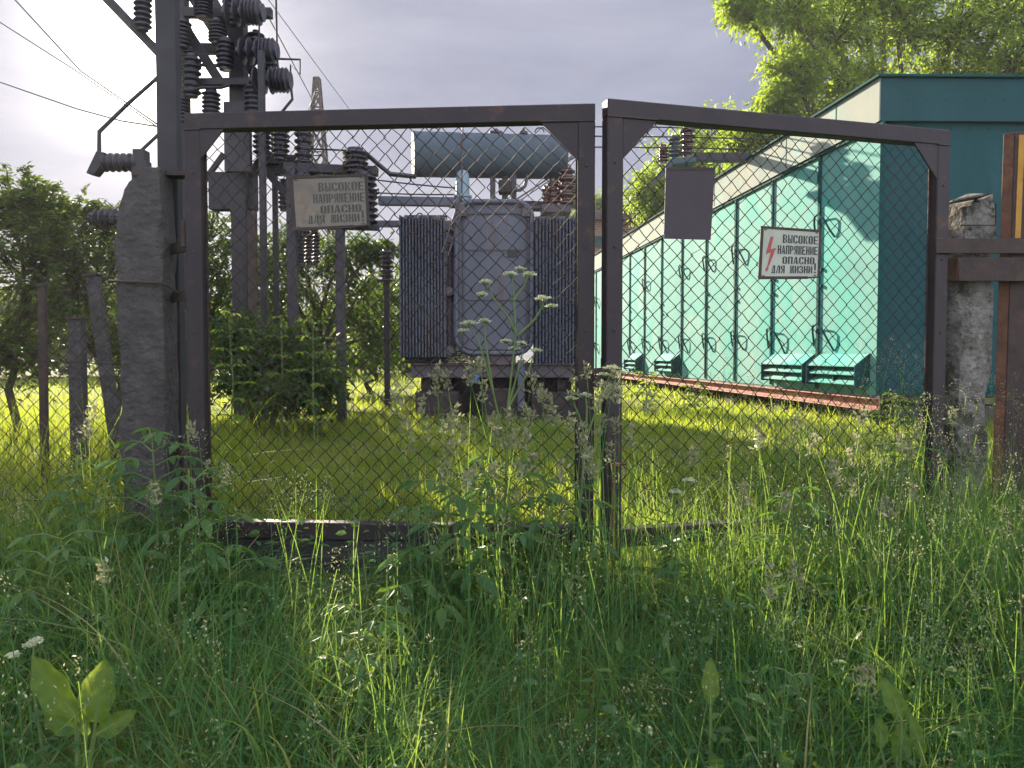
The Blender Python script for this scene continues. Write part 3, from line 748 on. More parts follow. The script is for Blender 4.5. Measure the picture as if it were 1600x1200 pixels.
wiretube([(300, 141), (316, 137), (345, 137), (358, 133)], Yp - .5, .02)
# dense hardware around the lower frame
beam(355, 262, 470, 268, Yp + .35, .12, .14); beam(330, 300, 400, 300, Yp + .1, .2, .5, name='control_box')
beam(400, 250, 470, 330, Yp + .2, .05, .09, name='brace'); beam(318, 285, 350, 240, Yp + .2, .05, .07, name='brace')

# current transformer / bushing stand behind the faded sign
Yb = 9.2
bs = thing('bushing_stand', 'post with two big ribbed grey bushings behind the faded sign', 'bushing', (P(555, 600, Yb).x, Yb, gz(-1.9, Yb)))
vpost(457, 262, .11, Yb, 'steel', parent=bs); vpost(532, 352, .10, Yb, 'steel', parent=bs)
beam(445, 262, 590, 268, Yb + .1, .14, .10, par=bs); beam(452, 352, 592, 356, Yb, .12, .06, par=bs)
hins(556, 278, 555, 232, Yb, .11, .155, 5, 'bushing', par=bs); hins(566, 356, 562, 270, Yb, .15, .20, 8, 'bushing', par=bs)
hins(474, 352, 474, 268, Yb, .09, .13, 8, 'bushing', par=bs); hins(500, 352, 500, 275, Yb, .09, .13, 8, 'bushing', par=bs)
for u in (470, 482, 494): hins(u, 415, u, 362, Yb + .2, .028, .05, 8, 'bushing', par=bs)
wiretube([(553, 236), (572, 240), (590, 256), (610, 272), (650, 276)], Yb + .1, .03, 'flexible_lead', 'cable', bs)
wiretube([(470, 232), (520, 234), (556, 236)], Yb + .1, .012, 'flexible_lead', 'cable', bs)
wiretube([(575, 300), (592, 296), (592, 302), (580, 306)], Yb, .012, 'terminal', 'steel', bs)

def stalk_insulator(label, u, v0, v1, Y):
    x = P(u, 400, Y).x
    r_ = thing('post_insulator', label, 'insulator', (x, Y, gz(x, Y)))
    vpost(u, v1 - 2, .08, Y, parent=r_); hins(u, v1, u, v0, Y, .06, .11, 7, par=r_)
stalk_insulator('small ribbed post insulator above the bushes left of the radiator', 604, 388, 445, 11.5)

# ------------------------------------------------------------------ transformer
Yt = 10.0
def XZ(u, v, Y=Yt): p = P(u, v, Y); return p.x, p.z
tr = thing('power_transformer', 'grey oil filled power transformer with ribbed radiators and blue conservator drum', 'transformer', (P(772, 650, Yt).x, Yt + .8, gz(-.2, Yt + .8)))
def rrect(u0, v0, u1, v1, r, Y, n=7):
    xa, za = XZ(u0, v1, Y); xb, zb_ = XZ(u1, v0, Y)
    pts = []
    for cx, cz, a0 in ((xb - r, zb_ - r, 0), (xa + r, zb_ - r, 90), (xa + r, za + r, 180), (xb - r, za + r, 270)):
        for k in range(n + 1):
            an = R(a0 + 90 * k / n); pts.append(Vector((cx + r * math.cos(an), Y, cz + r * math.sin(an))))
    return pts
mb = MB(); mb.prism(rrect(712, 314, 832, 553, .22, Yt), (0, 1.7, 0)); tank = mb.build('tank', M['grey'], tr, smooth_angle=30)
rim = rrect(713, 315, 831, 552, .21, Yt - .02)
mb = MB(); mb.tube(rim + [rim[0], rim[1]], .035, 8); mb.build('flange', M['grey'], tr, smooth_angle=50)
rim = rrect(724, 334, 823, 546, .12, Yt - .004)
mb = MB(); mb.tube(rim + [rim[0], rim[1]], .016, 6); mb.build('weld_rib', M['greyrust'], tr, smooth_angle=50)
mb = MB()
for p in rrect(718, 320, 826, 547, .18, Yt - .055, 4)[::1]: mb.tube([p, p + Vector((0, .03, 0))], .014, 6)
mb.build('flange_bolts', M['greyrust'], tr)
mb = MB(); xa, za = XZ(808, 560); mb.frame_box((P(740, 0, Yt).x, Yt - .01, P(0, 575, Yt).z), (P(806, 0, Yt).x - P(740, 0, Yt).x, 0, 0), (0, 1.6, 0), (0, 0, .2)); mb.build('drain_box', M['greyrust'], tr, bevel=.01)
def radiator(u0, u1, v0, v1, n, Y):
    xa, zt_ = XZ(u0, v0, Y); xb, zb_ = XZ(u1, v1, Y)
    mb = MB(); w = (xb - xa) / n
    for i in range(n):
        cx = xa + w * (i + .5); rx = w * .40; 
        pts = [Vector((cx + rx * math.cos(t), Y + .05 - .05 * math.sin(t), zb_)) for t in np.linspace(0, math.pi, 7)]
        pts = pts + [Vector((cx - rx, Y + .95, zb_)), Vector((cx + rx, Y + .95, zb_))]
        mb.prism(pts, (0, 0, zt_ - zb_ - (.02 if i % 3 else 0)))
    mb.frame_box((xa + .01, Y + .10, zb_ + .02), (xb - xa - .02, 0, 0), (0, .7, 0), (0, 0, zt_ - zb_ - .35))
    fins = mb.build('radiator', M['grey'], tr, smooth_angle=40)
    for zz in (zt_ + .03, zb_ - .04):
        mb = MB(); mb.tube([Vector((xa + .02, Y + .45, zz)), Vector((xb - .02, Y + .45, zz))], .05, 10); mb.build('header_pipe', M['greyrust'], fins, smooth_angle=50)
    mb = MB(); mb.tube([Vector(((xa + xb) / 2 - .05 + .05 * math.cos(t), Y + .2, zt_ - .01 + .07 * math.sin(t))) for t in np.linspace(0, math.pi, 8)], .009, 6); mb.build('lifting_eye', M['greyrust'], fins)
    return fins
radiator(622, 697, 336, 558, 15, Yt - .1); radiator(836, 914, 338, 568, 15, Yt - .1)
mb = MB(); mb.frame_box(P(793, 402, Yt - .012), (.14, 0, 0), (0, .01, 0), (0, 0, .10)); mb.build('data_plate', M['steel'], tr, bevel=.002)
for u in (722, 822):
    mb = MB(); mb.prism([P(u - 6, 338, Yt - .07), P(u + 6, 338, Yt - .07), P(u + 6, 324, Yt - .07), P(u, 318, Yt - .07), P(u - 6, 324, Yt - .07)], (0, .05, 0)); mb.build('hoisting_lug', M['greyrust'], tr, bevel=.003)
for v in (392, 470):
    mb = MB(); mb.frame_box(P(726, v, Yt - .012), (P(820, 0, Yt).x - P(726, 0, Yt).x, 0, 0), (0, .012, 0), (0, 0, .022)); mb.build('tank_seam', M['greyrust'], tr, bevel=.004)
# pipes and valves in the gap
for u, r_ in ((703, .035), (709, .022)):
    mb = MB(); mb.tube([P(u, 345, Yt + .1), P(u, 556, Yt + .1)], r_, 8); mb.build('riser_pipe', M['greyrust'], tr, smooth_angle=50)
for v in (352, 372, 455, 548):
    mb = MB(); mb.lathe(P(702, v, Yt - .02), (0, 1, 0), [(0, .06), (.04, .06), (.045, .035), (.15, .035)], 12); mb.tube([P(690, v + 3, Yt + .1), P(714, v + 3, Yt + .1)], .04, 8); mb.build('valve', M['greyrust'], tr, smooth_angle=40)
mb = MB(); mb.tube([P(690, 396, Yt - .15), P(720, 305, Yt - .02)], .012, 6); mb.tube([P(700, 400, Yt - .15), P(727, 312, Yt - .02)], .012, 6)
for t in np.linspace(.05, .95, 8): mb.tube([P(690 + 30 * t, 396 - 91 * t, Yt - .15 + .13 * t), P(700 + 27 * t, 400 - 88 * t, Yt - .15 + .13 * t)], .008, 5)
mb.build('ladder', M['greyrust'], tr)
# conservator drum
ca_, cb_ = P(645, 241, 10.2), P(879, 246, 10.6)
rr = (P(0, 206, 10.2).z - P(0, 277, 10.2).z) / 2
ax = cb_ - ca_; Lc = ax.length
mb = MB(); mb.lathe(ca_, ax, [(0, rr * .94), (.0, rr), (.03, rr * 1.0), (.035, rr * .985), (Lc - .035, rr * .985), (Lc - .03, rr), (Lc, rr), (Lc, rr * .94)], 36)
con = mb.build('conservator', M['blue'], tr, smooth_angle=30)
for u, h_, r_ in ((775, .07, .07), (818, .09, .045)):
    mb = MB(); p = P(u, 212, 10.4); mb.lathe(p - Vector((0, 0, .06)), (0, 0, 1), [(0, r_ * .7), (.08, r_ * .7), (.08, r_ * 1.3), (.11, r_ * 1.3), (.12, r_ * .5), (.12 + h_ * .4, r_ * .4)], 12); mb.build('filler_cap', M['greyrust'], con, smooth_angle=40)
mb = MB(); mb.tube([P(721, 320, 10.0), P(723, 196, 10.05)], .011, 6); mb.build('oil_gauge_pipe', M['greyrust'], con)
for u in (679, 843):
    mb = MB(); p = P(u, 205, 10.35); mb.tube([p + Vector((.06 * math.cos(t), 0, .06 * math.sin(t) - .015)) for t in np.linspace(0, math.pi, 8)], .010, 6); mb.build('lifting_eye', M['blue'], con)
for u in (770, 803):
    mb = MB(); mb.box(P(u, 295, 10.4), .07, .10, .42); mb.build('conservator_leg', M['greyrust'], tr, bevel=.006)
mb = MB(); mb.box(P(789, 293, 10.3), .17, .18, .17); mb.tube([P(789, 276, 10.3), P(789, 318, 10.3)], .045, 8); mb.build('gas_relay', M['dark'], tr, bevel=.015)
mb = MB(); mb.tube([P(803, 297, 10.3), P(813, 297, 10.3), P(820, 291, 10.3), P(823, 280, 10.35), P(823, 272, 10.4)], .024, 8); mb.build('breather_pipe', M['greyrust'], tr, smooth_angle=60)
mb = MB(); mb.tube([P(806, 312, 10.2), P(858, 278, 10.5)], .012, 6); mb.build('stay_rod', M['greyrust'], tr)
mb = MB(); mb.tube([P(814, 312, 10.2), P(868, 276, 10.5)], .008, 6); mb.build('stay_rod', M['greyrust'], tr)
# pale blue tap bushing on the lid
mb = MB(); mb.lathe(P(723, 318, Yt + .1), (0, 0, 1), [(0, .10), (.07, .10), (.075, .12), (.10, .12), (.105, .088), (.36, .085), (.40, .07), (.43, .03)], 18); mb.build('tap_changer_head', M['paleblue'], tr, smooth_angle=35)
# top right insulator group
mb = MB(); mb.box(P(868, 329, 10.5), .40, .3, .11); mb.box(P(845, 326, 10.5), .35, .2, .05); mb.build('terminal_plate', M['greyrust'], tr, bevel=.01)
for u, v0, v1, r_ in ((885, 258, 326, .12), (864, 280, 322, .085), (853, 290, 322, .06)):
    hins(u, v1, u, v0, 10.45, r_ * .62, r_, 5 if r_ > .1 else 4, 'bushing', 'porc', tr)
for u in (872, 895): hins(u, 326, u - 1, 275, 10.9, .07, .11, 5, 'bushing', 'porc', tr)
# bus duct bars to the left
beam(592, 314, 712, 316, 10.1, .11, .11, 'bus_duct', 'grey', tr); beam(586, 350, 624, 350, 10.2, .09, .08, 'bus_duct', 'grey', tr); beam(700, 318, 850, 322, 10.9, .4, .06, 'lid_edge', 'greyrust', tr)
# skid, wheels, foundations
xa = P(640, 0, Yt).x; xb = P(908, 0, Yt).x
z1 = P(0, 570, Yt).z; z2 = P(0, 588, Yt).z
for yy in (Yt - .05, Yt + 1.2):
    mb = MB(); mb.frame_box((xa, yy, z2), (xb - xa, 0, 0), (0, .02, 0), (0, 0, z1 - z2)); mb.frame_box((xa, yy - .05, z1), (xb - xa, 0, 0), (0, .12, 0), (0, 0, .014)); mb.frame_box((xa, yy - .05, z2 - .014), (xb - xa, 0, 0), (0, .12, 0), (0, 0, .014)); mb.build('skid_beam', M['greyrust'], tr, bevel=.004)
mb = MB(); mb.frame_box((xa + .15, Yt + .06, z2 + .01), (xb - xa - .3, 0, 0), (0, 1.1, 0), (0, 0, .10)); mb.build('base_frame', M['dark'], tr)
for u in (668, 700, 846, 878):
    for yy in (Yt + .1, Yt + 1.0):
        p = P(u, 604, Yt); mb = MB(); mb.lathe(Vector((p.x - .06, yy, p.z)), (1, 0, 0), [(0, .14), (.03, .14), (.03, .115), (.10, .115), (.11, .05)], 18); mb.build('wheel', M['dark'], tr, smooth_angle=40)
for u0, u1 in ((648, 716), (752, 818), (830, 902)):
    xx0, xx1 = P(u0, 0, Yt).x, P(u1, 0, Yt).x
    zt_ = P(0, 612, Yt).z if u0 != 752 else P(0, 606, Yt).z
    mb = MB(); mb.frame_box((xx0, Yt - .15, gz(0, Yt) - .1), (xx1 - xx0, 0, 0), (0, 1.9, 0), (0, 0, zt_ - gz(0, Yt) + .1)); mb.build('foundation_block', M['dark'], tr, bevel=.015)
mb = MB(); mb.frame_box((P(650, 0, Yt).x, Yt + .35, gz(0, Yt) - .1), (P(898, 0, Yt).x - P(650, 0, Yt).x, 0, 0), (0, .9, 0), (0, 0, P(0, 592, Yt).z - gz(0, Yt) + .1)); mb.build('dark_back_panel', M['dark'], tr, bevel=.01)  # dark panel added to stand in for the shade between the blocks
mb = MB(); mb.box(P(814, 603, Yt - .2), .09, .05, .66); mb.build('stand_pipe', M['grey'], tr, bevel=.01)
mb = MB(); mb.box(P(740, 593, Yt - .1), .15, .12, .10); mb.build('blue_plate', M['bluepl'], tr, bevel=.01)

# ------------------------------------------------------------------ teal switchgear building
wd = Vector((math.sin(R(-5.6)), math.cos(R(-5.6)), 0)); wn_ = Vector((-wd.y, wd.x, 0))      # along / outward
C0 = Vector((P(1373, 500, 9.0).x, 9.0, 0)); BL_ = 17.0
z_base, z_wall0, z_lint, z_top = P(0, 640, 9.0).z, P(0, 618, 9.0).z, 4.27, P(0, 112, 8.8).z
def Wp(t, z, o=0.0): return C0 + wd * t + wn_ * o + Vector((0, 0, z))
bld = thing('switchgear_building', 'long teal metal switchgear building with louvred vents and loop handles', 'building', Wp(8, gz(4, 12)))
bw = 3.4
ed = Vector((1, 0.02, 0)).normalized()
mb = MB()
# shell as a closed box (side wall in paler teal paint, the rest dark teal)
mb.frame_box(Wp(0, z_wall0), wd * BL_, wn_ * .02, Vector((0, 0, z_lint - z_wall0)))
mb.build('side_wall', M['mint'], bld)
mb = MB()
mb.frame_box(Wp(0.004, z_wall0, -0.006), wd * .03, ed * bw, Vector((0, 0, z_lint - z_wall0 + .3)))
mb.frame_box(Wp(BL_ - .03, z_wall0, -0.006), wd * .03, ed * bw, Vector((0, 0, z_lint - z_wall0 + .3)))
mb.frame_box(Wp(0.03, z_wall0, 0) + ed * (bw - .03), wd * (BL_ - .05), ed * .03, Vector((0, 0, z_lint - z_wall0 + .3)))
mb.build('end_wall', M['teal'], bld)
# end wall sheet seams and rivets
mb = MB()
for s_ in (1.52, 2.6): mb.frame_box(Wp(-.004, z_wall0 + .1) + ed * s_, wd * .006, ed * .022, Vector((0, 0, 2.85)))
mb.frame_box(Wp(-.006, z_wall0 + .02, -.06), wd * .010, ed * (bw - .08), Vector((0, 0, .07)))
mb.frame_box(Wp(-.004, 1.95) + ed * .06, wd * .005, ed * 1.46, Vector((0, 0, .016)))
mb.frame_box(Wp(-.006, z_wall0, .02), wd * .008, ed * .06, Vector((0, 0, z_lint - z_wall0 - .01)))
mb.frame_box(Wp(-.004, 2.95) + ed * .7, wd * .006, ed * 2.4, Vector((0, 0, .018)))
mb.build('sheet_seam', M['teal_seam'], bld)
mb = MB()
for s_ in np.arange(.14, bw, .22):
    for z in (4.45, 4.20): mb.lathe(Wp(-.02 if z < 4.3 else -.245, z) + ed * s_, -wd, [(0, .011), (.006, .009)], 6)
mb.build('rivet', M['teal_seam'], bld)
# roof box with overhanging end, curved lower lip, dark drip edge
ov = .055
def fprof(t): # fascia outline, outward offset / z
    return [(-.02, z_lint - .03), (.06, z_lint - .012), (.075, z_lint + .05), (.075, z_top), (-.02, z_top)]
mb = MB(); mb.prism([Wp(-ov, z, o) for o, z in [(.0, z_lint + .10), (.03, z_lint + .03), (.075, z_lint), (.075, z_top - .02), (.0, z_top - .02)]], wd * (BL_ + .3)); mb.build('fascia', M['cream'], bld)
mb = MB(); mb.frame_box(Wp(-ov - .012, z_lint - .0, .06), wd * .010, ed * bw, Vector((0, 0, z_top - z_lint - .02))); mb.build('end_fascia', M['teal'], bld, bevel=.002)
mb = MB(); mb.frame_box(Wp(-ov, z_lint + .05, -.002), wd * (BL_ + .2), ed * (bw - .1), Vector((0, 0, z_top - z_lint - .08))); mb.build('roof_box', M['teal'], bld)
mb = MB(); mb.frame_box(Wp(-ov - .05, z_top - .018, .12), wd * (BL_ + .4), ed * (bw + .12), Vector((0, 0, .03))); mb.build('roof_sheet', M['teal_seam'], bld, bevel=.004)
mb = MB(); mb.frame_box(Wp(-.1, z_lint - .045, .021), wd * (BL_ + .1), wn_ * .035, Vector((0, 0, .04))); mb.build('drip_rail', M['teal_seam'], bld)
for t in (0.9, 2.3, 5.2, 8.0): 
    mb = MB(); mb.frame_box(Wp(t, z_lint + .03, .0755), wd * .015, wn_ * .004, Vector((0, 0, z_top - z_lint - .06))); mb.build('fascia_joint', M['teal_seam'], bld)
seams = [1.375 + 1.45 * k for k in range(11)]
for i, t in enumerate(seams):
    mb = MB(); w_ = .055 if i % 2 == 0 else .038
    mb.frame_box(Wp(t - w_ / 2, z_wall0 + .02, .021), wd * w_, wn_ * .028, Vector((0, 0, z_lint - z_wall0 - .07)))
    sm = mb.build('door_seam', M['teal_seam'], bld)
    for z in ((1.95, 3.40) if i not in (1,) else (1.95,)):
        if z > 3 and i % 2 == 1 and i > 3: continue
        k = .82 + .3 * random.random()
        mb = MB()
        pts = [Wp(t + .10, z - .26 * k, .03), Wp(t + .09, z - .06, .06), Wp(t + .03, z + .03, .09), Wp(t - .12, z + .04, .12), Wp(t - .28 * k, z - .03, .11), Wp(t - .40 * k, z - .20, .07), Wp(t - .46 * k, z - .34 * k, .03)]
        # smooth the arc
        sp = []
        for a in range(len(pts) - 1):
            for q_ in (0, .5): sp.append(pts[a].lerp(pts[a + 1], q_))
        sp.append(pts[-1])
        mb.tube(sp, .014, 6); mb.build('handle', M['teal_seam'], sm, smooth_angle=60)
    for z in (1.75, 2.95, 3.95):
        mb = MB(); mb.tube([Wp(t + .045, z - .06, .035), Wp(t + .045, z + .06, .035)], .016, 8); mb.build('hinge', M['teal_seam'], sm, smooth_angle=50)
    for z in (2.72, 2.5):
        mb = MB(); mb.box(Wp(t - .09, z, .03), .05, .03, .04); mb.build('latch', M['teal_seam'], sm)
def louvre(t0, t1):
    za, zb_ = 1.60, 1.22; pj = .20
    mb = MB()
    mb.prism([Wp(t0, za, .021), Wp(t0, zb_ + .24, pj), Wp(t0, zb_ + .225, pj), Wp(t0, za - .03, .021)], wd * (t1 - t0))
    for k in range(2):
        z = zb_ + .02 + k * .115
        mb.prism([Wp(t0 + .02, z + .085, .05), Wp(t0 + .02, z, pj - .01), Wp(t0 + .02, z - .012, pj - .01), Wp(t0 + .02, z + .073, .05)], wd * (t1 - t0 - .03))
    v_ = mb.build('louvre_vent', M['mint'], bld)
    for tt in (t0 - .012, t1):
        mb = MB(); mb.prism([Wp(tt, za + .01, .021), Wp(tt, zb_ + .24, pj + .012), Wp(tt, zb_ - .02, pj + .012), Wp(tt, zb_ - .02, .021)], wd * .012); mb.build('cheek', M['teal_seam'], v_)
    mb = MB(); mb.frame_box(Wp((t0 + t1) / 2 - .01, zb_ + .0, .03), wd * .02, wn_ * .13, Vector((0, 0, .2))); mb.build('centre_bar', M['teal_seam'], v_)
for t0, t1 in ((.14, 1.32), (1.46, 2.76), (7.3, 8.55), (10.25, 11.4), (13.1, 14.3)): louvre(t0, t1)
mb = MB(); mb.frame_box(Wp(0, z_base + .14, -.03), wd * BL_, wn_ * .035, Vector((0, 0, z_wall0 - z_base - .14 - .002))); mb.build('sill_strip', M['cream'], bld)
mb = MB()
mb.frame_box(Wp(-.02, z_base, -.03), wd * (BL_ - 1), wn_ * .02, Vector((0, 0, .12))); mb.frame_box(Wp(-.02, z_base + .12, -.03), wd * (BL_ - 1), wn_ * .10, Vector((0, 0, .015))); mb.frame_box(Wp(-.02, z_base - .015, -.03), wd * (BL_ - 1), wn_ * .10, Vector((0, 0, .015)))
mb.build('base_beam', M['redbeam'], bld, bevel=.003)
for t in np.arange(.5, BL_, 2.0):
    mb = MB(); mb.frame_box(Wp(t, z_base - .5, -.45), wd * .4, wn_ * .4, Vector((0, 0, .484))); mb.build('foundation_block', M['concrete_dark'], bld)
mb = MB(); mb.frame_box(Wp(-.01, z_base - .4, -.2) , wd * .3, ed * (bw - .2), Vector((0, 0, .44))); mb.build('end_footing', M['concrete_dark'], bld)
mb = MB(); mb.frame_box(Wp(0, z_wall0 - .03, -.05), wd * BL_, ed * (bw - .1), Vector((0, 0, .025))); mb.build('floor_plate', M['dark'], bld)

# bracket with three bushings on the building's roof edge
br = thing('bushing_bracket', 'roof bracket with three ribbed bushings jutting from the teal building', 'bushing', P(1060, 262, 12.8))
mb = MB()
mb.prism([P(1028, 272, 12.5), P(1050, 246, 12.5), P(1088, 246, 12.5), P(1088, 252, 12.5), P(1052, 256, 12.5), P(1034, 278, 12.5)], (0, .7, 0)); mb.build('shelf', M['blue'], br)
mb = MB(); mb.bar(P(1086, 246, 12.6), P(1200, 247, 12.75), .16, .13); mb.build('arm', M['steel'], br, bevel=.005)
for u, v0, v1, r_ in ((1036, 226, 256, .10), (1054, 212, 248, .10), (1074, 197, 246, .13)): hins(u, v1, u, v0, 12.8, r_ * .6, r_, 5, 'bushing', 'porc' if u != 1054 else 'blue', br)
# bus conductors
def wire(name, label, cat, pts, r, group=None, mat='cable', n=14, sag=0.0):
    a, b = Vector(pts[0]), Vector(pts[-1])
    mb = MB()
    if len(pts) == 2:
        pts = [a.lerp(b, t) - Vector((0, 0, sag * 4 * t * (1 - t))) for t in np.linspace(0, 1, n)]
    mb.tube(pts, r, 5)
    o = mb.build(name, M[mat], None, loc=a, smooth_angle=80)
    return tag(o, label, cat, group)
G_ = 'overhead conductors'
for i, (va, vb, lab) in enumerate(((197, 200, 'topmost bus conductor from transformer to the teal roof'), (212, 214, 'middle bus conductor from transformer to the teal roof'), (229, 232, 'lowest bus conductor from transformer to the teal roof'))):
    wire('bus_conductor', lab, 'wire', (P(884 - 8 * i, va + 60 - 14 * i, 10.5), P(930, va + 1, 11.5), P(1036 + 19 * i, va + 2, 12.7), P(1200 + 30 * i, vb + 4, 12.7)), .012, G_)
wire('lead_wire', 'thin wire sloping down to the pale blue tap head', 'wire', (P(500, 268, 10.2), P(712, 294, 10.0)), .010, G_, sag=.02)
wire('lead_wire', 'nearly level thin wire just above the grey bus duct', 'wire', (P(585, 301, 10.3), P(710, 304, 10.2)), .010, G_, sag=.01)
wire('overhead_wire', 'steepest overhead line in the glare left of the pole', 'wire', (P(10, -15, 16), P(125, 110, 14), P(286, 222, 10.65)), .014, G_)
wire('overhead_wire', 'middle overhead line left of the pole', 'wire', (P(-20, 22, 17), P(115, 108, 14.5), P(286, 226, 10.65)), .012, G_)
wire('overhead_wire', 'shallowest overhead line left of the pole', 'wire', (P(-30, 118, 18), P(120, 170, 15), P(190, 189, 13), P(286, 204, 10.65)), .013, G_)
wire('overhead_wire', 'faint line slanting from the top insulators to the lattice pylon', 'wire', (P(395, -20, 20), P(493, 165, 33)), .018, G_)
wire('overhead_wire', 'faintest outer line slanting down past the lattice pylon', 'wire', (P(405, -20, 20), P(560, 190, 33)), .012, G_)
wire('overhead_wire', 'short line from pylon towards the portal insulators', 'wire', (P(497, 128, 33), P(420, 190, 24)), .022, G_, sag=1)

# lattice pylon far behind
Yl = 33.0
py = thing('lattice_pylon', 'distant lattice steel pylon rising behind the faded sign', 'pylon', (P(497, 560, Yl).x, Yl, .7))
ztp = P(0, 122, Yl).z; cx = P(497, 300, Yl).x
def pw(z): return 0.10 + (ztp - z) / (ztp - .7) * .85
lv = [.6 + (ztp - .6) * k for k in (0, .17, .32, .46, .57, .67, .75, .83, .90, .955, 1)]
mb = MB()
for sx in (-1, 1):
    for sy in (-1, 1): mb.bar((cx + sx * pw(.6), Yl + sy * pw(.6), .6), (cx + sx * pw(ztp), Yl + sy * pw(ztp), ztp), .08, .08, (0, 1, 0))
mb.build('legs', M['dark'], py)
mb = MB()
for a0, a1 in zip(lv[:-1], lv[1:]):
    w0, w1 = pw(a0), pw(a1)
    for s in (-1, 1):
        mb.bar((cx - w0, Yl + s * w0, a0), (cx + w1, Yl + s * w1, a1), .05, .05, (0, 1, 0)); mb.bar((cx + w0, Yl + s * w0, a0), (cx - w1, Yl + s * w1, a1), .05, .05, (0, 1, 0))
        mb.bar((cx + s * w0, Yl - w0, a0), (cx + s * w1, Yl + w1, a1), .05, .05, (1, 0, 0)); mb.bar((cx + s * w0, Yl + w0, a0), (cx + s * w1, Yl - w1, a1), .05, .05, (1, 0, 0))
        mb.bar((cx - w1, Yl + s * w1, a1), (cx + w1, Yl + s * w1, a1), .05, .05)
mb.build('bracing', M['dark'], py)

# brick building far behind the gap
Yk = 30.0
bk = thing('brick_building', 'low brown brick building with dark roof behind the gate gap', 'building', (P(970, 560, Yk).x, Yk + 2, .7))
xa, xb = P(912, 0, Yk).x, P(1075, 0, Yk).x; zr = P(0, 345, Yk).z
mb = MB(); mb.frame_box((xa, Yk, .6), (xb - xa, 0, 0), (0, 5, 0), (0, 0, zr - .6)); mb.build('wall', M['brick'], bk)
mb = MB(); mb.frame_box((xa - .2, Yk - .3, zr), (xb - xa + .4, 0, 0), (0, 5.6, 0), (0, 0, .32)); mb.build('roof', M['roofdark'], bk, bevel=.02)
mb = MB(); mb.frame_box((xa + .1, Yk - .03, P(0, 386, Yk).z), (xb - xa - .2, 0, 0), (0, .028, 0), (0, 0, .42)); mb.build('window_band', M['teal'], bk)

# ------------------------------------------------------------------ vegetation helpers
def leaf_cards(base, d, nrm, ln, wd_, fold=0.25, kind='diamond'):
    """base (N,3), d unit direction, nrm unit-ish normal; arrays -> verts, quads"""
    side = np.cross(d, nrm); side /= np.linalg.norm(side, axis=1, keepdims=True) + 1e-9
    nrm = np.cross(side, d)
    N = len(base); ln = ln[:, None]; wd_ = wd_[:, None]
    if kind == 'diamond':
        v = np.stack([base, base + d * ln * .45 + side * wd_ * .5 + nrm * fold * wd_ * .5, base + d * ln - nrm * ln * .08, base + d * ln * .45 - side * wd_ * .5 + nrm * fold * wd_ * .5], 1).reshape(-1, 3)
        a = np.arange(N) * 4
        return v, np.stack([a, a + 1, a + 2, a + 3], 1), 4
    v = np.stack([base, base + d * ln * .28 + side * wd_ * .48 + nrm * fold * wd_ * .5, base + d * ln * .68 + side * wd_ * .36 + nrm * (fold * wd_ * .4 - ln * .03),
                  base + d * ln - nrm * ln * .12, base + d * ln * .68 - side * wd_ * .36 + nrm * (fold * wd_ * .4 - ln * .03), base + d * ln * .28 - side * wd_ * .48 + nrm * fold * wd_ * .5], 1).reshape(-1, 3)
    a = np.arange(N) * 6
    return v, np.concatenate([np.stack([a, a + 1, a + 2, a + 3], 1), np.stack([a, a + 3, a + 4, a + 5], 1)]), 6
def unit(v): return v / (np.linalg.norm(v, axis=-1, keepdims=True) + 1e-9)

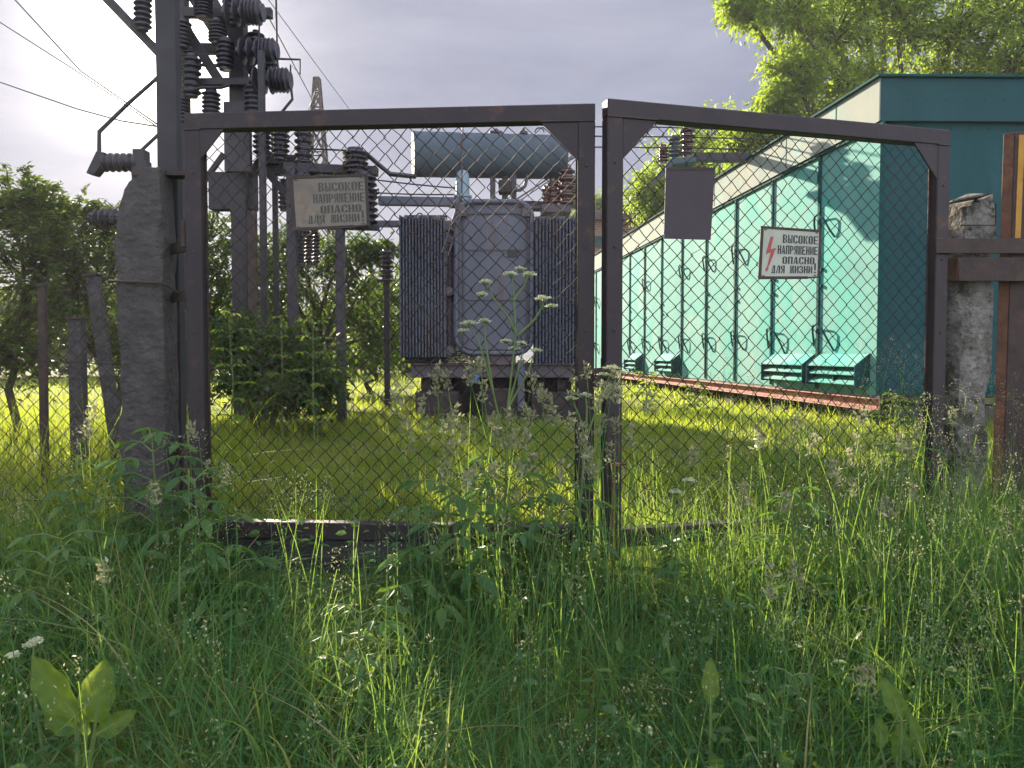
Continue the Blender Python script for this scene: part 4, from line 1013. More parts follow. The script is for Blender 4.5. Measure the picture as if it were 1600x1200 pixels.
def tree(name, label, cat, loc, lobes, leaf, mat, twigs, lpt, seed, trunk_r=.12, droop=.35, kind='diamond', group=None, tint=(0, 1), gap=.0, fork=.45, pinnate=0, tlen=None, stemcount=1):
    rg = np.random.default_rng(seed)
    loc = Vector((loc[0], loc[1], gz(loc[0], loc[1]) - .05))
    root = thing(name, label, cat, loc, group)
    tk = MB()
    lobes = [(np.array(c, float), np.array(r_, float)) for c, r_ in lobes]
    top = max(c[2] for c, _ in lobes)
    mean = np.mean([c for c, _ in lobes], 0)
    hub = np.array(loc) * .35 + np.array([mean[0], mean[1], loc.z + (mean[2] - loc.z) * fork]) * .65
    hub[2] = loc.z + (mean[2] - loc.z) * fork
    bend = rg.normal(0, .06, 3)
    L0 = np.array(loc)
    tk.tube([L0, L0 * .66 + hub * .34 + bend, L0 * .33 + hub * .67 - bend * .5, hub], [trunk_r, trunk_r * .85, trunk_r * .75, trunk_r * .62], 9)
    Vs, Qs, Ts = [], [], []; nb = 0
    for (c, r_) in lobes:
        mid = hub * .5 + c * .5 + rg.normal(0, .12, 3) * np.linalg.norm(c - hub) * .5
        tk.tube([hub, hub * .25 + mid * .75, c * .45 + mid * .55, c], [trunk_r * .5, trunk_r * .4, trunk_r * .3, trunk_r * .15], 6)
        dirs = unit(rg.normal(0, 1, (twigs, 3)) * np.array([1, 1, .85]))
        rad = rg.uniform(.45, 1.0, twigs) ** .6
        ends = c + dirs * r_ * rad[:, None]
        starts = c + (ends - c) * rg.uniform(.05, .35, twigs)[:, None] + rg.normal(0, .05, (twigs, 3)) * r_
        lift = np.zeros((twigs, 3)); lift[:, 2] = rg.uniform(.0, .22, twigs) * r_[2]
        for i in range(twigs):
            p = [starts[i], starts[i] * .5 + ends[i] * .5 + lift[i], ends[i]]
            tk.tube(p, [trunk_r * .10 + .004, trunk_r * .06 + .003, .002], 3, cap=False)
        t = rg.uniform(.12, 1.08, (twigs, lpt))
        tt = t[..., None]
        pos = starts[:, None] * (1 - tt) ** 2 + (starts * .5 + ends * .5 + 2 * lift)[:, None] * 2 * tt * (1 - tt) + ends[:, None] * tt ** 2
        td = unit(ends - starts)[:, None] * np.ones((1, lpt, 1))
        sd = rg.normal(0, 1, (twigs, lpt, 3))
        if pinnate: sd = unit(np.cross(td, np.array([0, 0, 1.0]))) * rg.choice([-1, 1], (twigs, lpt, 1)) * 1.4 + rg.normal(0, .25, (twigs, lpt, 3))
        d = td * .7 + sd * .75; d[..., 2] -= droop
        pos = pos + rg.normal(0, 1, pos.shape) * leaf[0] * (.55 if not pinnate else .25)
        pos = pos.reshape(-1, 3); d = unit(d.reshape(-1, 3))
        nr = rg.normal(0, .6, pos.shape); nr[:, 2] += 1
        ln = leaf[0] * rg.uniform(.6, 1.25, len(pos)); w_ = leaf[1] * rg.uniform(.7, 1.2, len(pos))
        v, q, k = leaf_cards(pos, d, nr, ln, w_, kind=kind)
        cl_t = rg.uniform(tint[0], tint[1], twigs)[:, None] * .65 + rg.uniform(0, 1, (twigs, lpt)) * .35
        Vs.append(v); Qs.append(q + nb); nb += len(v); Ts.append(np.repeat(cl_t.ravel(), k))
    tk.build('trunk', M['bark'], root, smooth_angle=60)
    mesh_arrays('crown', np.concatenate(Vs), np.concatenate(Qs), M[mat], tint=np.concatenate(Ts), parent=root, off=loc)
    return root

def lobe(u, v, Y, rx, rz, ry=None): p = P(u, v, Y); return (tuple(p), (rx, ry or rx, rz))
# left, behind the fence: pinnate-leaved saplings
tree('locust_shrub', 'feathery leaved shrub tallest at the left picture edge behind the fence', 'shrub', (-5.0, 7.6),
     [lobe(20, 330, 7.6, .42, .55), lobe(62, 330, 7.7, .40, .42), lobe(90, 400, 7.4, .5, .5), lobe(40, 430, 7.5, .8, .75), lobe(-60, 380, 7.8, .8, 1.0), lobe(100, 470, 7.3, .6, .7), lobe(10, 540, 7.4, .9, .6), lobe(-40, 560, 7.2, .9, .5)], (.066, .029), 'leaf_locust', 56, 34, 21, .05, pinnate=1, droop=.15, group='shrubs and trees left of the transformer')
tree('locust_shrub', 'feathery leaved shrub just left of the concrete post behind the fence', 'shrub', (-4.1, 8.4),
     [lobe(118, 345, 8.4, .38, .42), lobe(160, 360, 8.5, .38, .38), lobe(90, 355, 8.7, .4, .4), lobe(135, 410, 8.3, .7, .6), lobe(80, 440, 8.6, .6, .6), lobe(170, 450, 8.3, .6, .75), lobe(130, 530, 8.2, .9, .6), lobe(200, 540, 8.6, .8, .6)], (.064, .028), 'leaf_locust', 38, 32, 22, .05, pinnate=1, droop=.15, group='shrubs and trees left of the transformer')
tree('background_tree', 'shady tree showing between concrete post and gate leaf', 'tree', (-5.2, 12.0),
     [lobe(250, 400, 12, 1.0, .9), lobe(320, 380, 12.4, 1.0, .7), lobe(300, 470, 12, 1.2, .9), lobe(360, 430, 11.8, .9, .8), lobe(240, 500, 12, 1.2, .8), lobe(350, 500, 12, 1.1, .7)], (.12, .06), 'leaf_dark', 36, 26, 23, .11, group='shrubs and trees left of the transformer')
tree('background_tree', 'airy dark tree right below the faded sign', 'tree', (-3.6, 13.5),
     [lobe(430, 400, 13.5, .8, .7), lobe(480, 430, 13.5, 1.0, .8), lobe(540, 400, 13.3, .75, .5), lobe(580, 390, 13.2, .55, .3), lobe(560, 460, 13.6, .8, .7), lobe(500, 500, 13.5, 1.1, .7), lobe(430, 480, 13.4, 1.0, .8), lobe(590, 520, 13.8, .7, .6)], (.12, .055), 'leaf_dark', 32, 26, 24, .10, group='shrubs and trees left of the transformer')
tree('background_shrub', 'dark low shrub beside the lawn left of the transformer', 'shrub', (-2.7, 8.6),
     [lobe(430, 560, 8.6, .55, .45), lobe(490, 590, 8.4, .5, .4), lobe(400, 600, 8.5, .5, .4), lobe(455, 620, 8.2, .6, .35), lobe(380, 540, 8.8, .4, .4)], (.09, .045), 'leaf_dark', 46, 32, 25, .035, group='shrubs and trees left of the transformer')
tree('background_shrub', 'sunny green shrub behind the small post insulator', 'shrub', (-3.0, 16.5),
     [lobe(570, 500, 16.5, .9, .8), lobe(610, 470, 16.4, .8, .8), lobe(600, 540, 16.2, 1.0, .6), lobe(560, 560, 16.3, .9, .4)], (.13, .06), 'leaf_mid', 40, 30, 26, .07, group='shrubs and trees left of the transformer', tint=(.3, 1))
# young maple shoots lit through, inside the yard
def sapling(label, base, h, seed, mat='leaf_bright', n=9, ln=.11, name='maple_sapling', spread=.28, group='young shoots in the yard', w=.45, lean=(0, 0)):
    rg = np.random.default_rng(seed)
    x, y = base; z = gz(x, y)
    root = thing(name, label, 'plant', (x, y, z), group)
    top = np.array([x + lean[0], y + lean[1], z + h])
    b0 = np.array([x, y, z - .05])
    st = [b0, b0 * .5 + top * .5 + np.array([rg.normal(0, .03), rg.normal(0, .03), 0]), top]
    mb = MB(); mb.tube(st, [.009, .007, .003], 6)
    pos, dd, nn, lns = [], [], [], []
    for i in range(n):
        t = .22 + .78 * i / (n - 1)
        p = (1 - t) ** 2 * st[0] + 2 * t * (1 - t) * st[1] + t ** 2 * st[2]
        for s in (0, 1):
            az = rg.uniform(0, 6.28) if s == 0 else az + math.pi + rg.normal(0, .4)
            L_ = spread * (1.15 - .6 * t) * rg.uniform(.7, 1.2)
            dv = np.array([math.cos(az), math.sin(az), .55]); dv /= np.linalg.norm(dv)
            e = p + dv * L_; e[2] -= L_ * .25
            mid = p * .5 + e * .5 + np.array([0, 0, L_ * .12])
            mb.tube([p, mid, e], [.0035, .003, .002], 4, cap=False)
            fw = unit((e - mid)[None])[0]
            sdv = np.cross(fw, [0, 0, 1]); sdv /= np.linalg.norm(sdv) + 1e-9
            for (q, dr, sc) in ((e, fw, 1.15), (mid * .25 + e * .75, fw * .5 + sdv, 1), (mid * .25 + e * .75, fw * .5 - sdv, 1), (mid, fw * .4 + sdv, .9), (mid, fw * .4 - sdv, .9)):
                dr = np.array(dr) + np.array([0, 0, -.35]) + rg.normal(0, .12, 3)
                pos.append(q); dd.append(dr); lns.append(ln * sc * rg.uniform(.75, 1.15) * (1.1 - .3 * t)); nn.append([rg.normal(0, .3), rg.normal(0, .3), 1])
    mb.build('stem', M['stem'], root, smooth_angle=60)
    lns = np.array(lns); v, q, k = leaf_cards(np.array(pos), unit(np.array(dd)), np.array(nn, float), lns, lns * w, kind='hex')
    mesh_arrays('leaves', v, q, M[mat], tint=np.repeat(rg.uniform(0, 1, len(lns)), k), parent=root, off=root.location)
    return root
def pxbase(u, Y): return (P(u, 560, Y).x, Y)
sapling('backlit young maple shoot left of the gate midline', pxbase(490, 7.6), 1.22, 31, ln=.085, n=7)
sapling('backlit young maple shoot close to the hinge stile', pxbase(358, 7.4), 1.25, 32, ln=.085, n=7)
sapling('backlit thin maple shoot behind the brightest glare streak', pxbase(440, 8.0), 1.25, 33, ln=.075, n=6)
sapling('yellow green shoot beside the red base beam', pxbase(1010, 12.5), .55, 34, ln=.12)
sapling('bushy shoot growing under the nearer louvred vent', pxbase(1090, 10.2), .42, 35, ln=.10)
sapling('leafy shoot at the near corner of the teal building', pxbase(1405, 7.2), .50, 36, ln=.10)
sapling('leafy weed against the right hinge stile', pxbase(1445, 5.4), .62, 37, ln=.08, mat='leaf_weed', n=11)

# trees to the right, behind the teal building
tree('maple_tree', 'big yellow green maple overhanging the teal building roof', 'tree', (12.5, 21.5),
     [lobe(1230, 20, 20, 1.5, .9), lobe(1160, 15, 20.2, .7, .6), lobe(1300, 60, 20.5, 1.5, 1.1), lobe(1240, 120, 20, 1.0, .8), lobe(1215, 160, 20, .6, .5), lobe(1330, 140, 20.3, 1.5, 1.0), lobe(1400, 40, 21, 1.8, 1.4), lobe(1480, 60, 21, 1.8, 1.4), lobe(1570, 20, 21, 2.0, 1.6), lobe(1590, 100, 20.5, 1.6, .9), lobe(1450, 130, 22, 2.0, 1.0), lobe(1380, -60, 21, 2.2, 1.5), lobe(1540, -80, 21, 2.4, 1.5), lobe(1260, 200, 20.5, 1.2, .9), lobe(1180, 230, 21, 1.3, 1.0), lobe(1350, -10, 20.4, 1.4, .9)],
     (.20, .062), 'leaf_maple', 62, 44, 41, .26, droop=.45, group='trees behind the buildings')
tree('distant_tree', 'pale green tree top between blank plate and brick roof', 'tree', (6.0, 26.5),
     [lobe(1020, 310, 26, 1.0, 1.2), lobe(1070, 270, 26.5, 1.8, 1.6), lobe(1120, 230, 27, 2.0, 1.6), lobe(1045, 340, 25.5, 1.0, 1.0), lobe(1100, 330, 26, 2.0, 1.6)], (.2, .09), 'leaf_maple', 70, 40, 42, .18, group='trees behind the buildings')
tree('distant_tree', 'rounded tree top showing in the gap between the leaves', 'tree', (5.0, 44),
     [lobe(935, 335, 44, 1.2, .9), lobe(900, 350, 44, 2.0, 1.2), lobe(960, 350, 44, 2.0, 1.2)], (.30, .18), 'leaf_mid', 60, 36, 43, .2, group='trees behind the buildings')
# far belt of trees
far = [(-60, 420, 26), (60, 440, 27), (160, 430, 30), (250, 450, 26), (330, 460, 30), (420, 465, 28), (500, 470, 31), (580, 480, 34), (640, 490, 36), (700, 500, 38)]
names = ['far tree at the very left edge of the belt', 'far tree behind the thin rusty fence post', 'far tree behind the leaning strut post', 'far tree hidden mostly by the concrete post', 'far tree behind the hinge stile', 'far tree behind the lower portal posts',
         'far tree under the faded sign', 'far tree beneath the small post insulator', 'far tree at the radiator edge', 'far tree right behind the transformer tank']
for i, (u, v, Y) in enumerate(far):
    p = P(u, v, Y); h = p.z - .7
    tree('far_tree', names[i], 'tree', (p.x, Y), [((p.x, Y, .7 + h * .7), (1.5, 1.5, h * .3)), ((p.x - 1.3, Y, .7 + h * .45), (1.6, 1.4, h * .3)), ((p.x + 1.3, Y + .3, .7 + h * .5), (1.6, 1.4, h * .3)), ((p.x, Y - .5, .7 + h * .25), (2.2, 1.5, h * .25))],
         (.26, .14), 'leaf_dark' if i % 2 else 'leaf_mid', 40, 26, 60 + i, .14, group='far belt of trees')

# ------------------------------------------------------------------ grass
def blades(x, y, h, w, rg, lean=.25, curve=.55, seg=4, az0=None, azs=3.14):
    N = len(x)
    z = ground_z(x, y) - .015
    az = rg.uniform(-math.pi, math.pi, N) if az0 is None else az0 + rg.normal(0, azs, N)
    dx, dy = np.cos(az), np.sin(az)
    ln = np.abs(rg.normal(0, lean, N)); cv = np.abs(rg.normal(0, curve, N))
    tw = az + math.pi / 2 + rg.normal(0, .7, N); sx, sy = np.cos(tw), np.sin(tw)
    rows = []
    for k in range(seg + 1):
        t = k / seg
        hor = h * (ln * t + cv * t ** 2.2 * .8); ver = h * (t - np.minimum(.42, .35 * cv) * t ** 2.6 * 1.0)
        cx_, cy_, cz_ = x + dx * hor, y + dy * hor, z + ver
        ww = w * (1 - t) ** .75 * (.55 + .9 * t * (1 - t) * 2) if k < seg else np.zeros(N)
        if k < seg:
            rows.append(np.stack([cx_ - sx * ww / 2, cy_ - sy * ww / 2, cz_], 1)); rows.append(np.stack([cx_ + sx * ww / 2, cy_ + sy * ww / 2, cz_], 1))
        else: rows.append(np.stack([cx_, cy_, cz_], 1))
    nvv = 2 * seg + 1
    V = np.stack(rows, 1).reshape(-1, 3); a = np.arange(N) * nvv
    Q = np.concatenate([np.stack([a + 2 * k, a + 2 * k + 1, a + 2 * k + 3, a + 2 * k + 2], 1) for k in range(seg - 1)])
    T = np.stack([a + 2 * seg - 2, a + 2 * seg - 1, a + 2 * seg], 1)
    return V, Q, T, nvv
def vnoise(x, y, s, seed=0):
    return np.sin(x * s + seed) * np.sin(y * s * 1.13 + seed * 2.1) * .5 + np.sin(x * s * 2.3 + 1.7 * seed) * np.sin(y * s * 2.1 - seed) * .3 + np.sin((x + y) * s * 4.1 + seed) * .2
def scatter(n, y0, y1, rg, margin=.7, k=.74, pw_=0.0):
    """points in the view wedge, denser near"""
    t = rg.uniform(0, 1, n)
    y = y0 * (y1 / y0) ** t if pw_ else np.sqrt(y0 ** 2 + (y1 ** 2 - y0 ** 2) * t)
    x = rg.uniform(-1, 1, n) * (y * k + margin)
    return x, y
def joinmesh(parts, name, mat, kind='stuff', label=None, cat=None):
    Vs, Qs, Ts, tn = [], [], [], []; b = 0
    for V, Q, T, tint, k in parts:
        Vs.append(V); Qs.append(Q + b); 
        if T is not None: Ts.append(T + b)
        tn.append(np.repeat(tint, k)); b += len(V)
    o = mesh_arrays(name, np.concatenate(Vs), np.concatenate(Qs), M[mat], tris=np.concatenate(Ts) if Ts else None, tint=np.concatenate(tn))
    return tag(o, label, cat, None, kind)

rg = np.random.default_rng(5)
parts = []
# tall grass outside the gate
def tall(n, y0, y1, hmin, hmax, w0, w1, lean, curve, seg=5, cond=None, tint=(0, .9), xr=None):
    x, y = scatter(n, y0, y1, rg)
    if xr: x = rg.uniform(xr[0], xr[1], n)
    dens = .55 + .6 * vnoise(x, y, 2.2, 1.3)
    keep = rg.uniform(0, 1, n) < np.clip(dens + .25, .15, 1)
    if cond is not None: keep &= cond(x, y)
    x, y = x[keep], y[keep]
    patch = .75 + .45 * vnoise(x, y, 1.7, 4.0)
    h = rg.uniform(hmin, hmax, len(x)) * np.clip(patch, .4, 1.25)
    h = h * np.clip((y - .6) / 1.6, .35, 1)
    h = h * (1 - .64 * np.exp(-((x + .95) / .55) ** 2 - ((y - 3.7) / .75) ** 2))
    w_ = rg.uniform(w0, w1, len(x))
    V, Q, T, k = blades(x, y, h, w_, rg, lean, curve, seg)
    tn = np.clip(rg.uniform(tint[0], tint[1], len(x)) * .7 + .3 * (.5 + vnoise(x, y, 1.1, 7)) , 0, 1)
    dry = rg.uniform(0, 1, len(x)) < .07; tn[dry] = 1.0
    tn[~dry] = np.minimum(tn[~dry], .86)
    parts.append((V, Q, T, tn, k))
front = lambda x, y: (y < 3.98 + np.where(x < -1.7, .5, 0) + np.where(x > 1.8, .45, 0))
tall(23000, 1.1, 4.4, .20, .50, .005, .010, .28, .6, cond=front)
tall(8000, 1.2, 4.3, .40, .80, .005, .010, .30, .8, cond=front)
tall(4200, 1.3, 4.2, .40, .85, .008, .015, .35, 1.25, seg=8, cond=front)
tall(3000, 1.6, 4.0, .35, .75, .006, .011, .5, 1.6, seg=8, cond=front)
tall(8000, 3.6, 6.5, .4, .85, .004, .008, .25, .5, cond=lambda x, y: x > 1.9 + .1 * (y - 4))
tall(9000, 2.9, 4.6, .5, .95, .003, .006, .2, .35, cond=lambda x, y: (x > .45) & (y < 4.4))
tall(5000, 3.4, 4.9, .6, 1.05, .003, .007, .22, .4, cond=lambda x, y: (x > 1.3))
tall(1400, 3.5, 5.2, .6, 1.1, .010, .018, .35, .9, seg=7, cond=lambda x, y: (x > 2.2))
tall(2600, 2.9, 3.9, .5, 1.0, .004, .008, .15, .35, cond=lambda x, y: (x > -.35) & (x < .5) & (y < 3.9))
joinmesh(parts, 'tall_grass', 'grass')
parts = []
tall(7000, 4.0, 7.5, .35, .85, .004, .009, .25, .6, cond=lambda x, y: x < -1.95)
tall(1800, 3.3, 6.0, .55, 1.0, .009, .018, .35, 1.0, seg=7, cond=lambda x, y: x < -2.0)
tall(3000, 3.2, 4.4, .4, .9, .004, .009, .25, .6, cond=lambda x, y: x < -2.1)
joinmesh(parts, 'sun_tinted_tall_grass', 'lawn')  # lighter lawn material stands in for sunlight on this tall grass
# yard lawn: tufts
parts = []
def lawn(n, y0, y1, hmin, hmax, w0, w1, cond, seg=3):
    x, y = scatter(n, y0, y1, rg, margin=1.0, pw_=1)
    tuft = vnoise(x, y, 5.5, 2.2)
    keep = (rg.uniform(0, 1, n) < np.clip(.55 + .7 * tuft + .3 * vnoise(x, y, .9, 3.3), .06, 1)) & cond(x, y)
    x, y = x[keep], y[keep]; tuft = tuft[keep]
    h = rg.uniform(hmin, hmax, len(x)) * np.clip(.75 + .8 * tuft, .25, 1.5)
    w_ = rg.uniform(w0, w1, len(x)) * np.maximum(1, y / 6)
    V, Q, T, k = blades(x, y, h, w_, rg, .25, .45, seg)
    tn = np.clip(rg.uniform(0, .85, len(x)) * .6 + .35 * (.5 + vnoise(x, y, 1.3, 9)), 0, .85)
    dry = rg.uniform(0, 1, len(x)) < np.clip(.10 + .35 * vnoise(x, y, 1.9, 5.5), .02, .6); tn[dry] = 1
    parts.append((V, Q, T, tn, k))
inside = lambda x, y: (y > 4.15 + .14 * np.maximum(x - .45, 0)) & ~((x > 4.25 - .098 * (y - 9)) & (y > 8.9)) & ~((x > P(645, 0, 10).x) & (x < P(900, 0, 10).x) & (y > 9.9) & (y < 11.6))
lawn(105000, 4.15, 26, .05, .20, .005, .009, inside)
lawn(110000, 4.15, 11, .05, .15, .006, .011, inside)
lawn(12000, 4.3, 26, .15, .36, .005, .009, inside, 4)
joinmesh(parts, 'meadow_grass', 'lawn')

# grass seed heads
parts = []; stemp = []
def seedheads(n, y0, y1, cond, hmin, hmax, kind, xr=None):
    x, y = scatter(n, y0, y1, rg)
    if xr: x = rg.uniform(xr[0], xr[1], n)
    keep = cond(x, y); x, y = x[keep], y[keep]; N = len(x)
    h = rg.uniform(hmin, hmax, N) * np.clip((y - .4) / 1.6, .5, 1)
    az = rg.uniform(-3.14, 3.14, N); ln = np.abs(rg.normal(0, .16, N)) + .03
    z = ground_z(x, y); rows = []; seg = 4
    for k in range(seg + 1):
        t = k / seg; hor = h * ln * t ** 1.7
        c = np.stack([x + np.cos(az) * hor, y + np.sin(az) * hor, z + h * t], 1)
        ww = .0026 * (1 - .55 * t)
        rows.append(c + np.array([ww, 0, 0])); rows.append(c - np.array([ww, 0, 0]))
    V = np.stack(rows, 1).reshape(-1, 3); a = np.arange(N) * (2 * seg + 2)
    Q = np.concatenate([np.stack([a + 2 * k, a + 2 * k + 1, a + 2 * k + 3, a + 2 * k + 2], 1) for k in range(seg)])
    stemp.append((V, Q, None, rg.uniform(.1, .7, N), 2 * seg + 2))
    tip = np.stack([x + np.cos(az) * h * ln, y + np.sin(az) * h * ln, z + h], 1)
    m = 46 if kind == 'panicle' else 44
    L_ = (.16 if kind == 'panicle' else .09) * rg.uniform(.7, 1.2, N)
    t = rg.uniform(0, 1, (N, m))
    spread = (.055 if kind == 'panicle' else .012) * (1.15 - t)
    if kind == 'cocksfoot':
        t = (rg.integers(0, 4, (N, m)) + rg.uniform(-.22, .22, (N, m)) + .5) / 4; spread = .013 * (1.2 - .6 * t)
    pos = tip[:, None] + np.stack([rg.normal(0, 1, (N, m)) * spread, rg.normal(0, 1, (N, m)) * spread, (t - .55) * L_[:, None]], -1)
    pos = pos.reshape(-1, 3)
    d = rg.normal(0, .6, pos.shape); d[:, 2] += .6; d = unit(d)
    s = (.011 if kind == 'panicle' else .026) * rg.uniform(.6, 1.2, len(pos))
    v, q, k = leaf_cards(pos, d, rg.normal(0, 1, pos.shape), s, s * .45)
    parts.append((v, q, None, rg.uniform(0, 1, len(pos)), k))
seedheads(520, 1.7, 4.0, lambda x, y: (x > .5) | (rg.uniform(0, 1, len(x)) < .45), .45, .85, 'panicle')
seedheads(520, 3.0, 5.2, lambda x, y: x > 1.3, .55, 1.0, 'panicle')
seedheads(64, 3.1, 3.8, lambda x, y: y > 0, .75, 1.22, 'cocksfoot', xr=(-.45, .55))
seedheads(110, 2.0, 4.2, lambda x, y: x > .8, .6, 1.0, 'cocksfoot')
seedheads(30, 2.2, 4.6, lambda x, y: x < -1.0, .6, .95, 'cocksfoot')
joinmesh(parts, 'grass_seed_heads', 'seed')
joinmesh(stemp, 'grass_stalks', 'grass')

# ground-cover leaves mixed in the grass (too many to count)
n = 9000
x, y = scatter(n, 1.3, 4.1, rg); keep = rg.uniform(0, 1, n) < np.clip(.35 + .9 * vnoise(x, y, 1.5, 8.8), 0, 1); x, y = x[keep], y[keep]
z = ground_z(x, y) + rg.uniform(.03, .36, len(x)) * np.clip((y - .6) / 1.6, .3, 1)
d = rg.normal(0, 1, (len(x), 3)); d[:, 2] = rg.uniform(-.1, .7, len(x)); nr = rg.normal(0, .5, (len(x), 3)); nr[:, 2] += 1
s = rg.uniform(.025, .075, len(x))
v, q, k = leaf_cards(np.stack([x, y, z], 1), unit(d), nr, s, s * rg.uniform(.3, .6, len(x)), kind='hex')
tag(mesh_arrays('ground_cover_leaves', v, q, M['leaf_weed'], tint=np.repeat(rg.uniform(0, 1, len(x)), k)), kind='stuff')

# ------------------------------------------------------------------ single plants in the foreground
WG = 'leafy weeds along the gate'
for i, (lab, u, Y, h, n_, sp, ln_) in enumerate((
    ('dense leafy weed hiding the foot of the concrete post', 235, 3.75, .78, 10, .30, .13),
    ('leafy weed in front of the hinge stile corner', 300, 3.6, .62, 9, .30, .13),
    ('broad weed leaning over the left end of the kick panel', 345, 3.45, .36, 8, .28, .11),
    ('leafy weed left of the concrete post by the fence', 150, 3.8, .60, 9, .28, .11),
    ('broad leafed weed at the right end of the kick panel', 705, 3.5, .62, 10, .32, .13),
    ('tall leafy weed below the umbel flowers', 790, 3.6, .70, 10, .30, .11),
    ('leafy weed at the foot of the meeting stiles', 880, 3.55, .58, 9, .28, .11),
    ('nettle like weed with pale lit top under the bottom rail', 1240, 3.5, .62, 11, .20, .09),
    ('low nettle like weed right of the drop bolt', 1060, 3.6, .40, 8, .22, .09),
    ('small dark weed low in the middle foreground', 560, 2.9, .40, 8, .26, .10),
    ('pale narrow weed standing in shade right of centre', 1245, 2.55, .36, 9, .10, .07),
    ('leafy weed at the foot of the mossy concrete post', 1420, 4.1, .66, 10, .24, .09),
    ('bushy weed in the shade far left foreground', 90, 3.2, .50, 9, .28, .10))):
    sapling(lab, pxbase(u, Y), h, 80 + i, mat='leaf_weed', n=n_, ln=ln_, spread=sp, name='leafy_weed', group=WG, w=.38)

def dock(label, leaves, Y):
    b = P(leaves[0][0], leaves[0][1], Y)
    g = gz(b.x, Y)
    root = thing('dock_plant', label, 'plant', (b.x, Y, g), 'dock plants in the foreground')
    for (u0, v0, u1, v1, wpx) in leaves:
        a, e = P(u0, v0, Y), P(u1, v1, Y + .05)
        ax_ = e - a; Ln = ax_.length; d = ax_.normalized(); s = d.cross(Vector((0, -1, .2))).normalized(); nn = s.cross(d)
        W_ = wpx / F * Y
        vs = []; fs = []; n1 = 14
        for i in range(n1 + 1):
            t = i / n1; ww = W_ * (math.sin(math.pi * min(1, t * .96 + .03)) ** .7) * (1.05 - .35 * t) * .5
            c = a + d * Ln * t + nn * (Ln * .14 * (t - t * t * (1.5 + .5 * math.sin(u0)))) + s * (Ln * .06 * math.sin(u0 * 1.7) * t * t)
            for j in range(-2, 3):
                wave = math.sin(t * 17 + j * 1.7) * .0035 * abs(j)
                vs.append(c + s * ww * j / 2 + nn * (abs(j) * ww * .16 + wave))
        for i in range(n1):
            for j in range(4): fs.append((i * 5 + j, i * 5 + j + 1, i * 5 + j + 6, i * 5 + j + 5))
        V = np.array([tuple(v_) for v_ in vs]); tn = np.array([1.0 if j == 2 else (.75 if i % 3 == 0 else .25) for i in range(n1 + 1) for j in range(5)])
        mesh_arrays('leaf', V, np.array(fs), M['leaf_bright'], tint=tn, parent=root, off=root.location)
        mb = MB(); root_p = Vector((b.x, Y, g)); mb.tube([root_p, root_p.lerp(a, .6) + Vector((0, 0, .02)), a, a.lerp(e, .5) + nn * (Ln * .02 + .003)], [.006, .005, .004, .002], 6); mb.build('leaf_stalk', M['stem'], root)
    return root
dock('dock plant with two big backlit leaves at the lower left', [(118, 1118, 55, 1024, 62), (150, 1128, 168, 1030, 66), (122, 1142, 60, 1108, 40), (150, 1148, 214, 1112, 38), (136, 1150, 128, 1098, 30)], 2.35)
dock('dock plant with one upright rounded leaf right of centre', [(1110, 1100, 1106, 1027, 32)], 2.35)
dock('dock plant with tall leaf and curled yellow leaves at the lower right', [(1408, 1125, 1380, 1058, 38), (1400, 1190, 1412, 1130, 40), (1376, 1170, 1372, 1115, 26), (1440, 1190, 1424, 1105, 24)], 2.3)
dock('dock plant with small blunt leaves at the bottom edge', [(1120, 1205, 1116, 1178, 30), (1228, 1205, 1226, 1172, 22), (1278, 1210, 1276, 1190, 20)], 2.25)

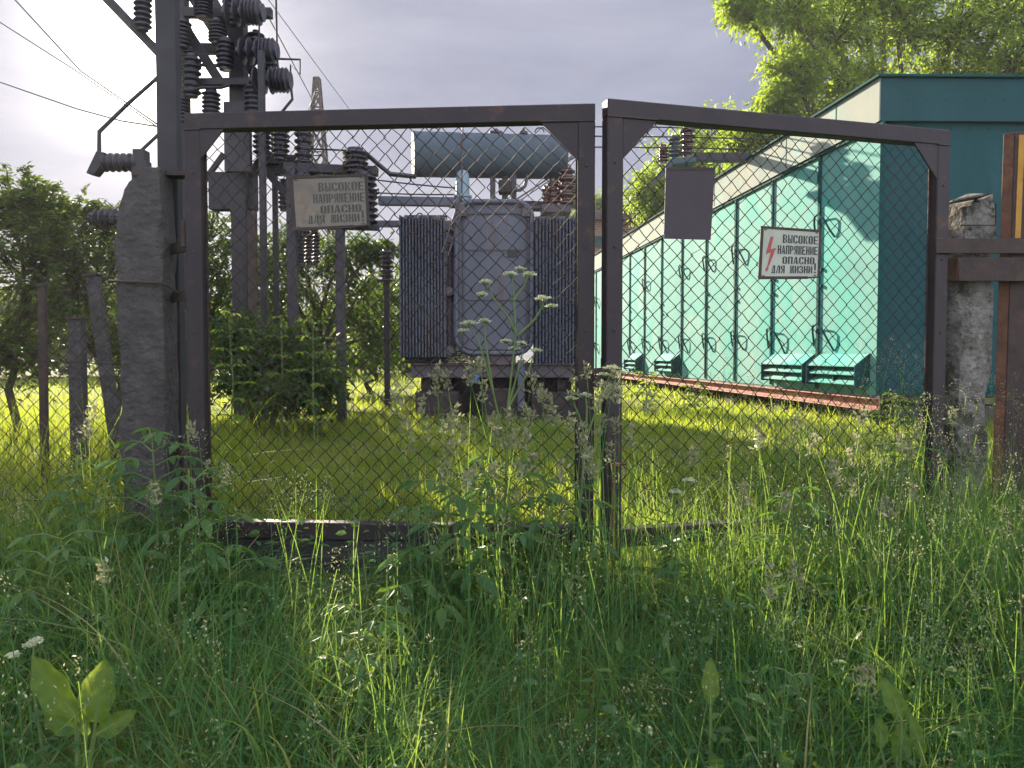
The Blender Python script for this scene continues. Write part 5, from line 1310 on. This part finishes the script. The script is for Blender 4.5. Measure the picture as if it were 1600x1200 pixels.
def umbellifer(label, Y, base_u, stems, umbels, seed, leaves=True):
    """stems: polylines of pixels; umbels: (u, v, radius_px, dy)"""
    rg = np.random.default_rng(seed)
    x = P(base_u, 560, Y).x; g = gz(x, Y)
    root = thing('umbel_plant', label, 'plant', (x, Y, g), 'white umbel flowers at the gate')
    mb = MB()
    for st in stems:
        pts = [Vector((x, Y, g)) if p == 'base' else P(p[0], p[1], Y + (p[2] if len(p) > 2 else 0)) for p in st]
        m_ = len(pts); mb.tube(pts, [.0065 - .0035 * i / (m_ - 1) for i in range(m_)], 6)
    hv, hq, ht = [], [], []; nb = 0
    for (u, v, rp, dy) in umbels:
        c = P(u, v, Y + dy); r_ = rp / F * Y
        hub = c - Vector((0, 0, r_ * .9))
        for i in range(15):
            an = i * 2.4; rr_ = r_ * math.sqrt((i + .4) / 15)
            e = c + Vector((rr_ * math.cos(an), rr_ * math.sin(an), -.35 * rr_ * rr_ / r_ + rg.normal(0, .002)))
            mb.tube([hub, e], .0009, 3, cap=False)
            k_ = 16
            pos = np.array(e) + rg.normal(0, 1, (k_, 3)) * np.array([.0048, .0048, .0018])
            d = rg.normal(0, 1, (k_, 3)); d[:, 2] *= .4; nr = rg.normal(0, .4, (k_, 3)); nr[:, 2] += 1
            s = rg.uniform(.006, .010, k_)
            v_, q_, kk = leaf_cards(pos, unit(d), nr, s, s * .9)
            hv.append(v_); hq.append(q_ + nb); nb += len(v_); ht.append(np.repeat(rg.uniform(0, 1, k_), kk))
    mb.build('stem', M['stem'], root, smooth_angle=60)
    mesh_arrays('flower_heads', np.concatenate(hv), np.concatenate(hq), M['flower'], tint=np.concatenate(ht), parent=root, off=root.location)
    if leaves:
        pos, d = [], []
        for k in range(10):
            t = rg.uniform(.25, .8); p0 = np.array([x, Y, g + 0.9 * t]); az = rg.uniform(0, 6.28); dv = np.array([math.cos(az), math.sin(az), .3])
            for j in range(14):
                q_ = p0 + dv * .012 * j; sd_ = np.cross(dv, [0, 0, 1]) * (1 if j % 2 else -1)
                pos.append(q_); d.append(sd_ + dv * .6 + rg.normal(0, .15, 3))
        pos = np.array(pos); d = unit(np.array(d)); nr = rg.normal(0, .3, pos.shape); nr[:, 2] += 1; s = rg.uniform(.02, .04, len(pos))
        v_, q_, kk = leaf_cards(pos, d, nr, s, s * .35, kind='hex')
        mesh_arrays('leaves', v_, q_, M['leaf_weed'], tint=np.repeat(rg.uniform(0, 1, len(s)), kk), parent=root, off=root.location)
    return root
umbellifer('tallest white umbel plant with branching heads before the transformer tank', 3.62, 790,
           ['base', ] and [['base', (790, 760), (793, 640), (806, 520), (803, 460), (800, 430)], [(806, 520), (795, 497), (770, 465), (764, 445)], [(803, 470), (818, 448), (826, 430)], [(808, 525), (835, 500), (847, 480), (850, 466)], [(793, 640), (812, 570), (818, 545)], [(790, 700), (770, 610), (750, 540), (738, 515)], [(770, 610), (758, 530), (757, 503)], [(793, 640), (826, 580), (836, 548)]],
           [(759, 438, 9, 0), (797, 425, 11, 0), (826, 426, 10, .02), (812, 418, 7, .03), (848, 463, 12, 0), (862, 476, 8, .02), (733, 502, 13, 0), (757, 499, 9, .03), (753, 458, 7, -.02), (815, 534, 7, 0), (804, 542, 8, .02), (838, 546, 7, 0), (790, 531, 7, .02), (723, 515, 7, 0)], 91)
umbellifer('leaning white umbel plant crossing the meeting stiles', 3.55, 905,
           [['base', (905, 800), (915, 690), (938, 620), (952, 590), (958, 578)], [(915, 690), (905, 650), (893, 622)], [(915, 690), (917, 640), (915, 618)], [(938, 620), (965, 600), (972, 588)]],
           [(955, 572, 12, 0), (943, 583, 9, .03), (972, 580, 8, .02), (893, 620, 9, 0), (914, 615, 9, .02)], 92)
umbellifer('short white umbel plant half hidden in the grass by the drop bolt', 3.5, 1050,
           [['base', (1050, 860), (1053, 800), (1056, 770)], [(1053, 800), (1072, 770), (1076, 752)]], [(1056, 766, 9, 0), (1076, 748, 8, 0)], 93)
umbellifer('small cream umbel flower above the dock leaves at lower left', 2.5, 60,
           [['base', (50, 1060), (53, 1010)]], [(55, 1000, 9, 0), (47, 1006, 7, .02), (20, 1022, 6, 0)], 94, leaves=False)

# ------------------------------------------------------------------ thin scattering volume added round the scene, imitating a veil of lens glare
hm = bpy.data.materials.new('glare_veil'); hm.use_nodes = True
hn = hm.node_tree.nodes; hn.clear(); ho = hn.new('ShaderNodeOutputMaterial'); hv = hn.new('ShaderNodeVolumePrincipled')
hv.inputs['Density'].default_value = 0.0009; hv.inputs['Anisotropy'].default_value = 0.35; hv.inputs['Color'].default_value = (0.95, 0.95, 1.0, 1)
hm.node_tree.links.new(hv.outputs[0], ho.inputs['Volume'])
mb = MB(); mb.frame_box((-120, -32, -1.5), (240, 0, 0), (0, 172, 0), (0, 0, 17.5))
hz = mb.build('glare_haze', hm); tag(hz, kind='stuff')
